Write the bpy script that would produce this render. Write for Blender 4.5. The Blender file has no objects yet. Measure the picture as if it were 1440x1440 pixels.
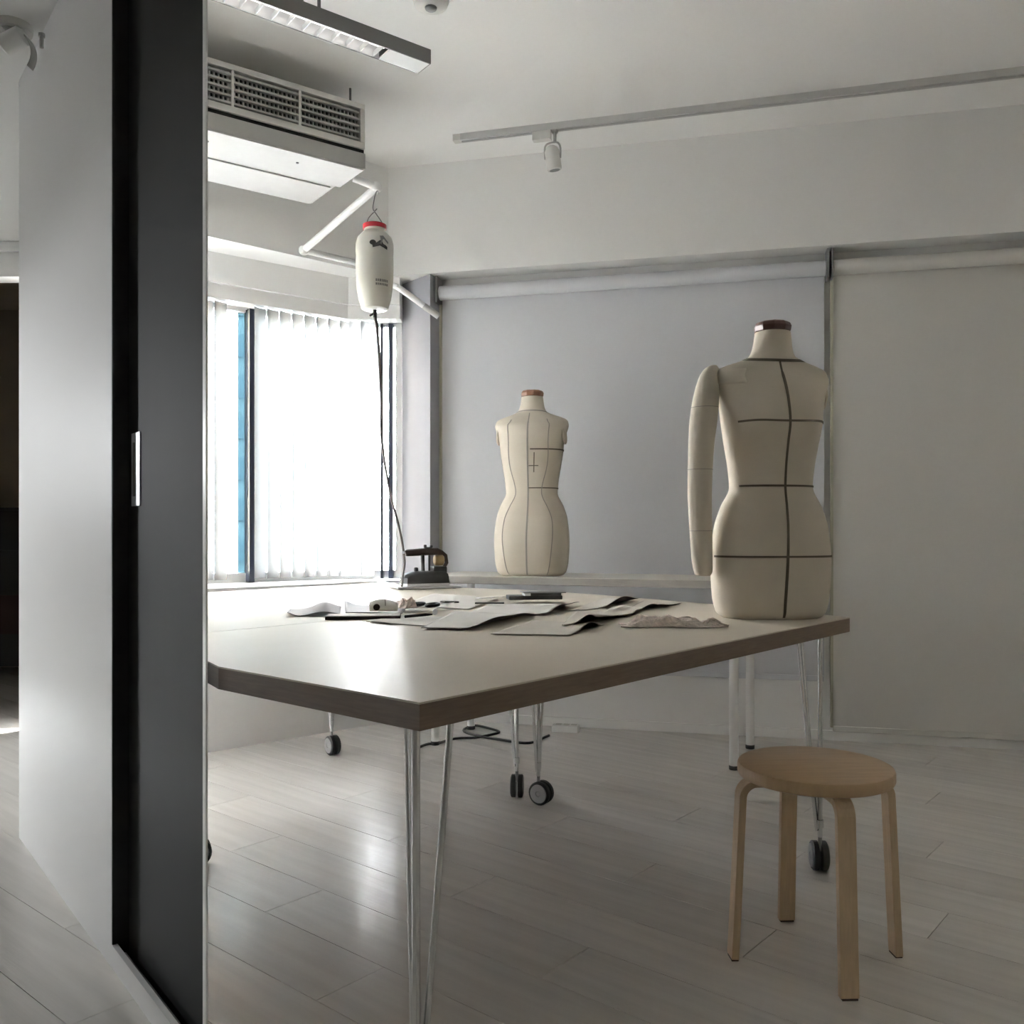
import bpy, bmesh, math, random
from mathutils import Vector, Matrix
random.seed(7)
PI = math.pi
sc = bpy.context.scene
COL = sc.collection

# ------------------------------------------------------------------ camera, sky, exposure
F, CX, HY, H = 1265.0, 720.0, 747.0, 0.99        # focal length (px), principal x, horizon row, eye height (m)
cam_data = bpy.data.cameras.new('camera')
cam_data.sensor_width = 36.0
cam_data.lens = 36.0 * F / 1440.0
cam_data.shift_y = (HY - 720.0) / 1440.0
cam_data.clip_start = 0.02
cam = bpy.data.objects.new('camera', cam_data)
cam.location = (0, 0, H)
cam.rotation_euler = (PI / 2, 0, 0)
COL.objects.link(cam)
sc.camera = cam

SKY = 60.0
world = bpy.data.worlds.new('overcast_sky')
sc.world = world
world.use_nodes = True
wn = world.node_tree.nodes
bg = wn['Background']
bg.inputs[0].default_value = (0.972, 0.99, 1.015, 1)
bg.inputs[1].default_value = SKY

sc.view_settings.view_transform = 'Standard'
sc.view_settings.look = 'None'
sc.view_settings.gamma = 1.0
sc.view_settings.use_curve_mapping = False
sc.view_settings.exposure = 2.24
cy = sc.cycles
cy.use_denoising = True
cy.max_bounces = 16
cy.diffuse_bounces = 8
cy.glossy_bounces = 4
cy.transparent_max_bounces = 24
cy.transmission_bounces = 8
cy.sample_clamp_indirect = 6.0
cy.caustics_reflective = False
cy.caustics_refractive = False

def portal(name, loc, direction, sx, sy):
    """marks a window opening so that the sky through it is sampled well; gives no light of its own"""
    l = bpy.data.lights.new(name, 'AREA')
    l.shape = 'RECTANGLE'; l.size = sx; l.size_y = sy
    l.cycles.is_portal = True
    o = bpy.data.objects.new(name, l)
    o.location = loc
    o.rotation_euler = Vector(direction).to_track_quat('-Z', 'Z').to_euler()
    COL.objects.link(o)
    return o

# ------------------------------------------------------------------ materials
def mat(name, col, rough=0.6, metal=0.0, var=0.04, scale=8.0, bump=0.0, bscale=60.0, stretch=(1, 1, 1),
        spec=0.5, objrand=0.0, coat=0.0):
    m = bpy.data.materials.new(name); m.use_nodes = True
    nt = m.node_tree; N = nt.nodes; L = nt.links
    b = N['Principled BSDF']
    b.inputs['Roughness'].default_value = rough
    b.inputs['Metallic'].default_value = metal
    b.inputs['Specular IOR Level'].default_value = spec
    b.inputs['Coat Weight'].default_value = coat
    tc = N.new('ShaderNodeTexCoord'); mp = N.new('ShaderNodeMapping')
    mp.inputs['Scale'].default_value = stretch
    L.new(tc.outputs['Object'], mp.inputs['Vector'])
    nz = N.new('ShaderNodeTexNoise'); nz.inputs['Scale'].default_value = scale; nz.inputs['Detail'].default_value = 6
    L.new(mp.outputs[0], nz.inputs['Vector'])
    mr = N.new('ShaderNodeMapRange')
    mr.inputs[1].default_value = 0.25; mr.inputs[2].default_value = 0.75
    mr.inputs[3].default_value = 1 - var; mr.inputs[4].default_value = 1 + var
    L.new(nz.outputs[0], mr.inputs[0])
    fac = mr.outputs[0]
    if objrand:
        oi = N.new('ShaderNodeObjectInfo'); r2 = N.new('ShaderNodeMapRange')
        r2.inputs[3].default_value = 1 - objrand; r2.inputs[4].default_value = 1 + objrand
        L.new(oi.outputs['Random'], r2.inputs[0])
        mu = N.new('ShaderNodeMath'); mu.operation = 'MULTIPLY'
        L.new(fac, mu.inputs[0]); L.new(r2.outputs[0], mu.inputs[1]); fac = mu.outputs[0]
    vm = N.new('ShaderNodeVectorMath'); vm.operation = 'SCALE'
    vm.inputs[0].default_value = col[:3]
    L.new(fac, vm.inputs['Scale'])
    L.new(vm.outputs[0], b.inputs['Base Color'])
    if bump:
        n2 = N.new('ShaderNodeTexNoise'); n2.inputs['Scale'].default_value = bscale; n2.inputs['Detail'].default_value = 4
        L.new(mp.outputs[0], n2.inputs['Vector'])
        bp = N.new('ShaderNodeBump'); bp.inputs['Strength'].default_value = bump; bp.inputs['Distance'].default_value = 0.01
        L.new(n2.outputs[0], bp.inputs['Height']); L.new(bp.outputs[0], b.inputs['Normal'])
    return m

def S(r, g, b):
    f = lambda c: (c / 255 / 12.92) if c / 255 <= 0.04045 else ((c / 255 + 0.055) / 1.055) ** 2.4
    return (f(r), f(g), f(b))

M = {}
M['wall'] = mat('white wall paint', (0.84, 0.84, 0.83), 0.75, var=0.015, scale=3, bump=0.02, bscale=120)
M['ceil'] = mat('white ceiling paint', (0.86, 0.86, 0.85), 0.85, var=0.01, scale=2)
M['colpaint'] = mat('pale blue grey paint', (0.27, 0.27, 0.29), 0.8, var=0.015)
M['street'] = mat('grey street', (0.22, 0.22, 0.215), 0.9, var=0.2, scale=.3)
M['dusk'] = mat('taupe wall paint', (0.66, 0.63, 0.58), 0.8, var=0.02)
M['panel'] = mat('white satin panel', (0.78, 0.78, 0.785), 0.45, var=0.01, scale=2)
M['white'] = mat('white enamel', (0.80, 0.80, 0.79), 0.35, var=0.02)
M['plastic'] = mat('aged white plastic', (0.62, 0.61, 0.58), 0.45, var=0.04, scale=10)
M['acpanel'] = mat('white pressed steel', (0.46, 0.46, 0.455), 0.5, var=0.03, scale=20)
M['acdark'] = mat('dark air passage', (0.02, 0.02, 0.02), 0.9)
M['slat'] = mat('grey louvre plastic', (0.42, 0.42, 0.40), 0.5, var=0.05)
M['door'] = mat('matt black lacquer', (0.022, 0.022, 0.022), 0.6, spec=0.15, var=0.05, scale=5, stretch=(1, 1, 0.1))
M['black'] = mat('black', (0.006, 0.006, 0.006), 0.6)
M['rubber'] = mat('black rubber', (0.015, 0.015, 0.015), 0.5)
M['alu'] = mat('brushed aluminium', (0.72, 0.73, 0.76), 0.35, metal=0.85, var=0.05, stretch=(1, 1, 20))
M['edge'] = mat('white aluminium edge', (0.95, 0.95, 0.95), 0.3, var=0.01)
M['trackgrey'] = mat('grey white track paint', (0.50, 0.50, 0.49), 0.5)
M['cover'] = mat('grey wheel cover', (0.27, 0.27, 0.27), 0.45)
M['chrome'] = mat('chrome rod', (0.72, 0.73, 0.74), 0.16, metal=1.0, var=0.02)
M['floor'] = mat('pale grey oak laminate', (0.70, 0.675, 0.64), 0.27, var=0.09, scale=5, bump=0.06, bscale=14, stretch=(0.35, 5, 1), objrand=0.05)
M['slab'] = mat('dark floor screed', (0.10, 0.10, 0.10), 0.8)
M['tabletop'] = mat('pale laminate top', (0.50, 0.455, 0.385), 0.48, spec=0.05, var=0.05, scale=3, stretch=(1, 1, 1), bump=0.015, bscale=6)
M['tabletop2'] = mat('pale laminate top cooler', (0.47, 0.435, 0.375), 0.5, spec=0.05, var=0.05, scale=3, bump=0.015, bscale=6)
M['ply'] = mat('brown plywood edge', (0.135, 0.095, 0.07), 0.55, var=0.18, scale=18, stretch=(1, 1, 14))
M['bench'] = mat('pale bench laminate', (0.58, 0.56, 0.51), 0.4, var=0.04, scale=6)
M['benchedge'] = mat('bench edge band', (0.36, 0.34, 0.31), 0.5, var=0.08, scale=20, stretch=(1, 1, 8))
M['birch'] = mat('birch veneer', (0.50, 0.35, 0.215), 0.42, var=0.10, scale=10, stretch=(1, 9, 1))
M['birchleg'] = mat('bent birch plywood', (0.56, 0.42, 0.28), 0.42, var=0.10, scale=14, stretch=(9, 9, 1))
M['linen'] = mat('cream dress form cotton', (0.60, 0.545, 0.46), 0.85, var=0.05, scale=9, bump=0.05, bscale=260)
M['tape'] = mat('dark style tape', (0.11, 0.092, 0.068), 0.8)
M['seam'] = mat('stitched grey seam', (0.30, 0.28, 0.25), 0.85)
M['capwood'] = mat('dark red wooden cap', (0.085, 0.035, 0.026), 0.35, var=0.2, scale=25)
M['capwood2'] = mat('brown wooden cap', (0.22, 0.11, 0.065), 0.4, var=0.2, scale=25)
M['blind'] = mat('cool grey roller blind cloth', (0.62, 0.63, 0.66), 0.9, var=0.02, scale=3, bump=0.03, bscale=400)
M['blind2'] = mat('warm grey roller blind cloth', (0.64, 0.63, 0.60), 0.9, var=0.02, scale=3, bump=0.03, bscale=400)
M['guide'] = mat('cream guide strip', (0.42, 0.41, 0.32), 0.6)
M['navy'] = mat('dark navy window frame', (0.010, 0.016, 0.030), 0.4)
M['iron'] = mat('grey cast iron', (0.030, 0.030, 0.031), 0.5, metal=0.2, var=0.2, scale=30)
M['bakelite'] = mat('dark brown bakelite', (0.030, 0.016, 0.013), 0.35, var=0.15)
M['brass'] = mat('tarnished brass', (0.30, 0.22, 0.12), 0.35, metal=0.8, var=0.2, scale=30)
M['hose'] = mat('grey braided hose', (0.11, 0.095, 0.09), 0.6, var=0.2, scale=60)
M['red'] = mat('red cap plastic', (0.33, 0.012, 0.022), 0.4)
M['cloth1'] = mat('grey-white calico', (0.50, 0.48, 0.45), 0.9, var=0.04, bump=0.05, bscale=300)
M['cloth2'] = mat('warm calico', (0.47, 0.435, 0.385), 0.9, var=0.04, bump=0.05, bscale=300)
M['cloth3'] = mat('grey felt', (0.33, 0.325, 0.33), 0.95, var=0.06, bump=0.06, bscale=200)
M['brown'] = mat('dark brown leather and shade', (0.05, 0.032, 0.026), 0.6, var=0.2)
M['lace'] = mat('pinkish beige lace', (0.68, 0.59, 0.53), 0.9, var=0.25, scale=90, bump=0.4, bscale=150)
M['bright'] = mat('bright white cotton', (0.92, 0.90, 0.86), 0.85, var=0.05)
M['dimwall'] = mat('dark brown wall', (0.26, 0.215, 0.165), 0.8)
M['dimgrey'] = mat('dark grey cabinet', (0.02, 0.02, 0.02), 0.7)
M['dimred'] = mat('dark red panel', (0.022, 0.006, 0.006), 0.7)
M['facade'] = mat('pale blue facade', (0.10, 0.13, 0.14), 0.8, var=0.05)
M['facadeglass'] = mat('blue facade glass', (0.03, 0.06, 0.075), 0.2)
M['lampgrey'] = mat('grey lamp housing', (0.17, 0.17, 0.17), 0.45)
M['silver'] = mat('silver lamp louvre', (0.85, 0.85, 0.85), 0.35, metal=0.2)

def emit(name, col, st):
    m = bpy.data.materials.new(name); m.use_nodes = True
    b = m.node_tree.nodes['Principled BSDF']
    b.inputs['Base Color'].default_value = (*col, 1)
    b.inputs['Emission Color'].default_value = (*col, 1)
    b.inputs['Emission Strength'].default_value = st
    return m
M['tube'] = emit('fluorescent tube', (1.0, 0.98, 0.95), 0.45)

def glass_mat(name, tint, gloss):
    m = bpy.data.materials.new(name); m.use_nodes = True
    nt = m.node_tree; N = nt.nodes; L = nt.links
    N.remove(N['Principled BSDF'])
    out = N['Material Output']
    tr = N.new('ShaderNodeBsdfTransparent'); tr.inputs[0].default_value = (*tint, 1)
    gl = N.new('ShaderNodeBsdfGlossy'); gl.inputs['Roughness'].default_value = 0.03
    fr = N.new('ShaderNodeFresnel'); fr.inputs[0].default_value = gloss
    mx = N.new('ShaderNodeMixShader')
    L.new(fr.outputs[0], mx.inputs[0]); L.new(tr.outputs[0], mx.inputs[1]); L.new(gl.outputs[0], mx.inputs[2])
    L.new(mx.outputs[0], out.inputs[0])
    return m
M['glass'] = glass_mat('clear window glass', (0.975, 0.98, 0.975), 1.45)
M['tealglass'] = glass_mat('teal tinted window glass', (0.125, 0.160, 0.172), 1.3)

def sheer(name, col, t):
    m = bpy.data.materials.new(name); m.use_nodes = True
    nt = m.node_tree; N = nt.nodes; L = nt.links
    N.remove(N['Principled BSDF'])
    out = N['Material Output']
    nz = N.new('ShaderNodeTexNoise'); nz.inputs['Scale'].default_value = 40
    mr = N.new('ShaderNodeMapRange'); mr.inputs[3].default_value = 0.92; mr.inputs[4].default_value = 1.0
    L.new(nz.outputs[0], mr.inputs[0])
    vm = N.new('ShaderNodeVectorMath'); vm.operation = 'SCALE'; vm.inputs[0].default_value = col
    L.new(mr.outputs[0], vm.inputs['Scale'])
    tl = N.new('ShaderNodeBsdfTranslucent'); L.new(vm.outputs[0], tl.inputs[0])
    df = N.new('ShaderNodeBsdfDiffuse'); L.new(vm.outputs[0], df.inputs[0])
    m1 = N.new('ShaderNodeMixShader'); m1.inputs[0].default_value = 0.35
    L.new(tl.outputs[0], m1.inputs[1]); L.new(df.outputs[0], m1.inputs[2])
    tr = N.new('ShaderNodeBsdfTransparent')
    m2 = N.new('ShaderNodeMixShader'); m2.inputs[0].default_value = t
    L.new(m1.outputs[0], m2.inputs[1]); L.new(tr.outputs[0], m2.inputs[2])
    L.new(m2.outputs[0], out.inputs[0])
    return m
M['vane'] = sheer('sheer white blind cloth', (0.10, 0.10, 0.10), 0.010)

def plastic_milky(name, col):
    m = mat(name, col, 0.35, var=0.05, scale=6)
    b = m.node_tree.nodes['Principled BSDF']
    b.inputs['Subsurface Weight'].default_value = 0.3
    b.inputs['Subsurface Radius'].default_value = (0.05, 0.05, 0.04)
    return m
M['milky'] = plastic_milky('milky tank plastic', (0.56, 0.55, 0.50))

# ------------------------------------------------------------------ mesh builder
class MB:
    def __init__(self): self.v = []; self.f = []; self.mi = []; self.cur = 0
    def add(self, vs, fs):
        o = len(self.v)
        self.v += [tuple(x) for x in vs]
        self.f += [tuple(i + o for i in f) for f in fs]
        self.mi += [self.cur] * len(fs)
        return self
    def box(self, x0, x1, y0, y1, z0, z1, Mx=None):
        vs = [Vector((x, y, z)) for z in (z0, z1) for y in (y0, y1) for x in (x0, x1)]
        if Mx is not None: vs = [Mx @ v for v in vs]
        return self.add(vs, [(0, 2, 3, 1), (4, 5, 7, 6), (0, 1, 5, 4), (2, 6, 7, 3), (0, 4, 6, 2), (1, 3, 7, 5)])
    def prism(self, poly, z0, z1, top=None):
        """vertical prism on a counter-clockwise plan polygon; top = material index of the upper face"""
        n = len(poly)
        a = sum(poly[i][0] * poly[(i + 1) % n][1] - poly[(i + 1) % n][0] * poly[i][1] for i in range(n))
        if a < 0: poly = poly[::-1]
        vs = [(p[0], p[1], z0) for p in poly] + [(p[0], p[1], z1) for p in poly]
        fs = [tuple(range(n - 1, -1, -1))] + [(i, (i + 1) % n, n + (i + 1) % n, n + i) for i in range(n)]
        self.add(vs, fs)
        c = self.cur
        if top is not None: self.cur = top
        o = len(self.v) - 2 * n
        self.f.append(tuple(o + n + i for i in range(n))); self.mi.append(self.cur)
        self.cur = c
        return self
    def tube(self, pts, r, seg=10, closed=False):
        pts = [Vector(p) for p in pts]
        n = len(pts)
        rs = r if isinstance(r, (list, tuple)) else [r] * n
        rings = []; up = None
        for i, p in enumerate(pts):
            if closed: t = pts[(i + 1) % n] - pts[i - 1]
            else: t = pts[min(i + 1, n - 1)] - pts[max(i - 1, 0)]
            t.normalize()
            if up is None:
                up = Vector((0, 0, 1)) if abs(t.z) < 0.9 else Vector((0, 1, 0))
            a = t.cross(up)
            if a.length < 1e-6: a = t.orthogonal()
            a.normalize(); b = a.cross(t).normalized(); up = b
            rings.append([p + (a * math.cos(2 * PI * k / seg) + b * math.sin(2 * PI * k / seg)) * rs[i] for k in range(seg)])
        vs = [v for R in rings for v in R]; fs = []
        m = n if closed else n - 1
        for i in range(m):
            j = (i + 1) % n
            for k in range(seg):
                k2 = (k + 1) % seg
                fs.append((i * seg + k, i * seg + k2, j * seg + k2, j * seg + k))
        if not closed:
            fs.append(tuple(range(seg - 1, -1, -1)))
            fs.append(tuple((n - 1) * seg + k for k in range(seg)))
        return self.add(vs, fs)
    def lathe(self, prof, seg=32, Mx=None):
        """prof: (radius, z) from bottom to top about the z axis"""
        vs = []; fs = []
        for r, z in prof:
            for k in range(seg):
                vs.append(Vector((r * math.cos(2 * PI * k / seg), r * math.sin(2 * PI * k / seg), z)))
        if Mx is not None: vs = [Mx @ v for v in vs]
        for i in range(len(prof) - 1):
            for k in range(seg):
                k2 = (k + 1) % seg
                fs.append((i * seg + k, i * seg + k2, (i + 1) * seg + k2, (i + 1) * seg + k))
        fs.append(tuple(range(seg - 1, -1, -1)))
        fs.append(tuple((len(prof) - 1) * seg + k for k in range(seg)))
        return self.add(vs, fs)
    def grid(self, rows):
        n = len(rows[0]); vs = [p for r in rows for p in r]; fs = []
        for i in range(len(rows) - 1):
            for j in range(n - 1):
                fs.append((i * n + j, i * n + j + 1, (i + 1) * n + j + 1, (i + 1) * n + j))
        return self.add(vs, fs)
    def build(self, name, mats, parent=None, smooth=False, bevel=0.0, solid=0.0, sub=0, origin=None, flip=True):
        me = bpy.data.meshes.new(name)
        vs = self.v
        if origin is not None:
            ox, oy, oz = origin; vs = [(x - ox, y - oy, z - oz) for x, y, z in vs]
        me.from_pydata(vs, [], self.f)
        mats = mats if isinstance(mats, (list, tuple)) else [mats]
        for k in mats: me.materials.append(M[k] if isinstance(k, str) else k)
        for p, i in zip(me.polygons, self.mi): p.material_index = i
        if flip:
            bm = bmesh.new(); bm.from_mesh(me); bmesh.ops.recalc_face_normals(bm, faces=bm.faces); bm.to_mesh(me); bm.free()
        if smooth:
            me.polygons.foreach_set('use_smooth', [True] * len(me.polygons))
            me.set_sharp_from_angle(angle=math.radians(38))
        me.update()
        o = bpy.data.objects.new(name, me); COL.objects.link(o)
        if origin is not None: o.location = origin
        if parent is not None: o.parent = parent
        if solid:
            md = o.modifiers.new('thickness', 'SOLIDIFY'); md.thickness = solid; md.offset = 0
        if bevel:
            md = o.modifiers.new('bevel', 'BEVEL'); md.width = bevel; md.segments = 2; md.limit_method = 'ANGLE'
            md.angle_limit = math.radians(40)
        if sub:
            md = o.modifiers.new('subdivision', 'SUBSURF'); md.levels = sub; md.render_levels = sub
        return o

def tag(o, label, cat, group=None, kind=None):
    o['label'] = label; o['category'] = cat
    if group: o['group'] = group
    if kind: o['kind'] = kind
    return o
def thing(name, label, cat, loc=(0, 0, 0), rz=0.0, group=None, kind=None):
    o = bpy.data.objects.new(name, None); o.empty_display_size = 0.1
    COL.objects.link(o); o.location = loc; o.rotation_euler = (0, 0, rz)
    return tag(o, label, cat, group, kind)
def struct(o, label, cat):
    return tag(o, label, cat, kind='structure')
def copy_tree(o, parent=None):
    c = o.copy(); COL.objects.link(c)
    if parent is not None: c.parent = parent
    for ch in list(o.children): copy_tree(ch, c)
    return c

def at(px, py, Z):
    """plan point seen at pixel (px,py) on the level plane of height Z"""
    Y = (H - Z) * F / (py - HY)
    return Vector(((px - CX) / F * Y, Y, Z))
def deep(px, py, Y):
    return Vector(((px - CX) / F * Y, Y, H - (py - HY) / F * Y))
def v2(a, d, t): return (a[0] + d[0] * t, a[1] + d[1] * t)
def smooth_path(pts, n=8):
    P = [Vector(p) for p in pts]; out = []
    for i in range(len(P) - 1):
        p0 = P[max(i - 1, 0)]; p1 = P[i]; p2 = P[i + 1]; p3 = P[min(i + 2, len(P) - 1)]
        for k in range(n):
            t = k / n
            out.append(0.5 * ((2 * p1) + (-p0 + p2) * t + (2 * p0 - 5 * p1 + 4 * p2 - p3) * t * t + (-p0 + 3 * p1 - 3 * p2 + p3) * t ** 3))
    out.append(P[-1]); return out

# ------------------------------------------------------------------ plan of the place
CEIL, LCEIL, BEAM = 2.87, 2.44, 2.31
K = (-0.64, 4.66)                       # corner of window wall and back wall
UW = (-0.749, -0.662)                   # along the window wall, away from K
NW = (-0.662, 0.749)                    # outwards through the window wall
UB = (0.972, -0.235)                    # along the back wall, away from K
NB = (0.235, 0.972)                     # outwards through the back wall
P0 = (-1.595, 2.91)                     # far end of the partition
UP = (0.62, -0.785)                     # along the partition, towards the viewer
NP = (0.785, 0.62)                      # through the partition into the workroom
def PT(s, n=0.0): return (P0[0] + UP[0] * s + NP[0] * n, P0[1] + UP[1] * s + NP[1] * n)
def WW(t, n=0.0): return (K[0] + UW[0] * t + NW[0] * n, K[1] + UW[1] * t + NW[1] * n)
def BW(t, n=0.0): return (K[0] + UB[0] * t + NB[0] * n, K[1] + UB[1] * t + NB[1] * n)
WEND = 1.694                            # window wall meets the side wall
BEND_T = 3.75                           # back wall meets the right wall
RB = BW(BEND_T)
RN = v2(RB, (-0.235, -0.972), 5.27)     # right wall meets the partition line
SJ = 1.107                              # door jamb along the partition
SN = 4.9                                # near jamb
WT = 0.037                              # partition thickness

# ------------------------------------------------------------------ floor with separate planks
flr = MB().prism([(-4.3, -2.6), (3.4, -2.6), (3.4, 4.8), (-0.3, 5.2), (-2.0, 5.2), (-2.5, 7.0), (-4.3, 7.0)], -0.08, -0.003).build('floor', 'slab')
struct(flr, 'pale grey wood plank floor running through both rooms', 'floor')
VF = Vector((-0.764, 0.645)).normalized(); UF = Vector((0.645, 0.764)).normalized()
def clip(poly, conv):
    n = len(conv)
    for i in range(n):
        a = Vector(conv[i]); b = Vector(conv[(i + 1) % n]); e = b - a; out = []
        for j in range(len(poly)):
            p = poly[j]; q = poly[(j + 1) % len(poly)]
            dp = e.x * (p.y - a.y) - e.y * (p.x - a.x); dq = e.x * (q.y - a.y) - e.y * (q.x - a.x)
            if dp >= 0: out.append(p)
            if (dp >= 0) != (dq >= 0): out.append(p + (q - p) * (dp / (dp - dq)))
        poly = out
        if len(poly) < 3: return []
    return poly
def ccw(p):
    a = sum(p[i][0] * p[(i + 1) % len(p)][1] - p[(i + 1) % len(p)][0] * p[i][1] for i in range(len(p)))
    return p if a > 0 else p[::-1]
REG = [ccw([WW(WEND), P0, RN, RB, BW(BEND_T, .14), BW(0, .14)]),
       ccw([(-4.2, -2.5), (RN[0], -2.5), RN, P0, v2(P0, UP, -2.03), (-4.2, 4.5)]),
       ccw([P0, v2(P0, UP, -2.03), (-2.39, 4.5)]),
       ccw([(-4.2, 4.5), (-2.39, 4.5), (-3.05, 6.6), (-4.2, 6.6)])]
W_PL, L_PL, GAP = 0.19, 1.22, 0.0009
for r in range(-26, 42):
    off = ((r * 0.377) % 1.0) * L_PL
    for c in range(-6, 8):
        u0, u1 = r * W_PL + 0.043 + GAP, (r + 1) * W_PL + 0.043 - GAP
        w0, w1 = c * L_PL + off + GAP, (c + 1) * L_PL + off - GAP
        base = [UF * a + VF * b for a, b in ((u0, w0), (u1, w0), (u1, w1), (u0, w1))]
        ang = math.atan2(VF.y, VF.x)
        ctr = (UF * (u0 + u1) / 2 + VF * (w0 + w1) / 2)
        for reg in REG:
            pl = clip(ccw(base), reg)
            if len(pl) < 3: continue
            area = abs(sum(pl[i].x * pl[(i + 1) % len(pl)].y - pl[(i + 1) % len(pl)].x * pl[i].y for i in range(len(pl)))) / 2
            if area < 0.0002: continue
            ca, sa = math.cos(-ang), math.sin(-ang)
            loc = [((p.x - ctr.x) * ca - (p.y - ctr.y) * sa, (p.x - ctr.x) * sa + (p.y - ctr.y) * ca) for p in pl]
            o = MB().prism(loc, -0.006, 0.0).build('plank', 'floor', flr)
            o.location = (ctr.x, ctr.y, 0); o.rotation_euler = (0, 0, ang)

g_ = MB().box(-150, 150, -150, 150, -14.3, -14.0).build('ground', 'street')
struct(g_, 'grey street level far below the windows', 'ground')

# ------------------------------------------------------------------ walls and ceilings
def wallseg(a, b, thick, z0, z1, mb=None):
    """wall from a to b; thickness to the left of a->b when positive"""
    d = Vector((b[0] - a[0], b[1] - a[1])).normalized(); n = Vector((-d.y, d.x)) * thick
    mb = mb or MB()
    mb.prism([a, b, (b[0] + n.x, b[1] + n.y), (a[0] + n.x, a[1] + n.y)], z0, z1)
    return mb
# window wall: beam above, apron below
mb = MB().prism([WW(1.685), WW(0), WW(0, .6), (-2.31, 4.42)], BEAM, CEIL)
mb.prism([WW(0, .02), BW(.02, .02), BW(.30, .02), (-.2, 5.15), (-.7, 5.15), WW(0, .6)], BEAM - .001, CEIL)
wallseg(WW(1.36), WW(0), 0.10, 0, 0.70, mb)
struct(mb.build('wall_window', 'wall'), 'white window wall with a deep beam over the bay window', 'wall')
# back wall: beam, and the wall behind the roller blinds
mb = wallseg(BW(0), BW(BEND_T), 0.40, BEAM, CEIL)
wallseg(BW(0.23, .13), BW(BEND_T, .13), 0.27, 0, BEAM, mb)
struct(mb.build('wall_back', 'wall'), 'white back wall with a beam above the roller blinds', 'wall')
struct(wallseg(BW(BEND_T, .3), RN, 0.1, 0, CEIL).build('wall_right', 'dusk'), 'plain wall on the right outside the photograph', 'wall')
# partition: far panel, header over the door, near panel
mb = MB()
mb.prism([PT(0), PT(SJ), PT(SJ, WT), PT(0, WT)], 0, CEIL)
mb.prism([PT(SJ), PT(SN), PT(SN, WT), PT(SJ, WT)], 2.405, CEIL)
mb.prism([PT(SN), PT(5.40), PT(5.40, WT), PT(SN, WT)], 0, CEIL)
struct(mb.build('wall_partition', 'panel'), 'smooth white partition wall left of the black sliding door', 'wall')
SIDE1 = (-2.39, 4.5)
mb = wallseg(P0, SIDE1, -0.05, 0, CEIL)
struct(mb.build('wall_side', 'wall'), 'white wall hidden behind the partition', 'wall')
mb = MB()
mb.box(-4.2, -3.0, 4.5, 4.6, 0, 2.7); mb.box(-3.0, -2.34, 4.5, 4.6, 2.26, 2.7)
struct(mb.build('wall_far', 'wall'), 'pale far wall of the left room above a dim doorway', 'wall')
mb = MB(); mb.box(-3.05, -2.41, 4.475, 4.5, 2.385, 2.41)
struct(mb.build('trim_1', 'white'), 'thin white moulding over the dim doorway', 'trim')
mb = MB(); mb.box(-3.05, -2.41, 4.485, 4.5, 2.26, 2.345)
struct(mb.build('trim_2', 'wall'), 'pale lintel board over the dim doorway', 'trim')
mb = MB()
mb.box(-4.2, -2.3, 6.55, 6.65, 0, 2.6); mb.box(-4.3, -4.2, 4.5, 6.65, 0, 2.6)
mb.prism([(-2.39, 4.6), (-2.95, 6.55), (-2.85, 6.55), (-2.30, 4.6)], 0, 2.6)
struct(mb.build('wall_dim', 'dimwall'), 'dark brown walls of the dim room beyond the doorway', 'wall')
# left room shell with light openings added in its left wall
LIGHT_WIN = [(1.1, 1.20, 0.4, 2.3), (3.2, 3.50, 1.3, 1.65), (3.6, 4.0, 0.1, 0.32)]
mb = MB()
ya = -2.5
for (y0, y1, z0, z1) in LIGHT_WIN:
    mb.box(-4.3, -4.2, ya, y0, 0, LCEIL); mb.box(-4.3, -4.2, y0, y1, 0, z0); mb.box(-4.3, -4.2, y0, y1, z1, LCEIL); ya = y1
mb.box(-4.3, -4.2, ya, 4.5, 0, LCEIL)
struct(mb.build('wall_left', 'wall'), 'left wall of the left room with window openings added for light', 'wall')
mb = MB()
mb.box(-4.2, RN[0], -2.6, -2.5, 0, LCEIL); mb.box(RN[0], RN[0] + .1, -2.6, RN[1], 0, CEIL)
struct(mb.build('wall_near', 'dusk'), 'wall behind the viewer', 'wall')
struct(MB().prism([WW(WEND + .02, .05), WW(0, .05), BW(BEND_T, .3), v2(RN, (1, 0), .1), PT(5.40, 0.0), PT(0, 0)], CEIL, CEIL + .08).build('ceiling', 'ceil'),
       'white ceiling of the workroom', 'ceiling')
struct(MB().prism([(-4.2, -2.5), (RN[0], -2.5), PT(5.38, -.002), PT(0, -.002), SIDE1, (-4.2, 4.5)], LCEIL, LCEIL + .08).build('ceiling_left', 'ceil'),
       'lower white ceiling of the left room', 'ceiling')
struct(MB().prism([(-4.2, 4.5), (-2.25, 4.5), (-2.8, 6.6), (-4.2, 6.6)], 2.6, 2.68).build('ceiling_dim', 'dimwall'), 'dark ceiling of the dim room', 'ceiling')

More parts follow.
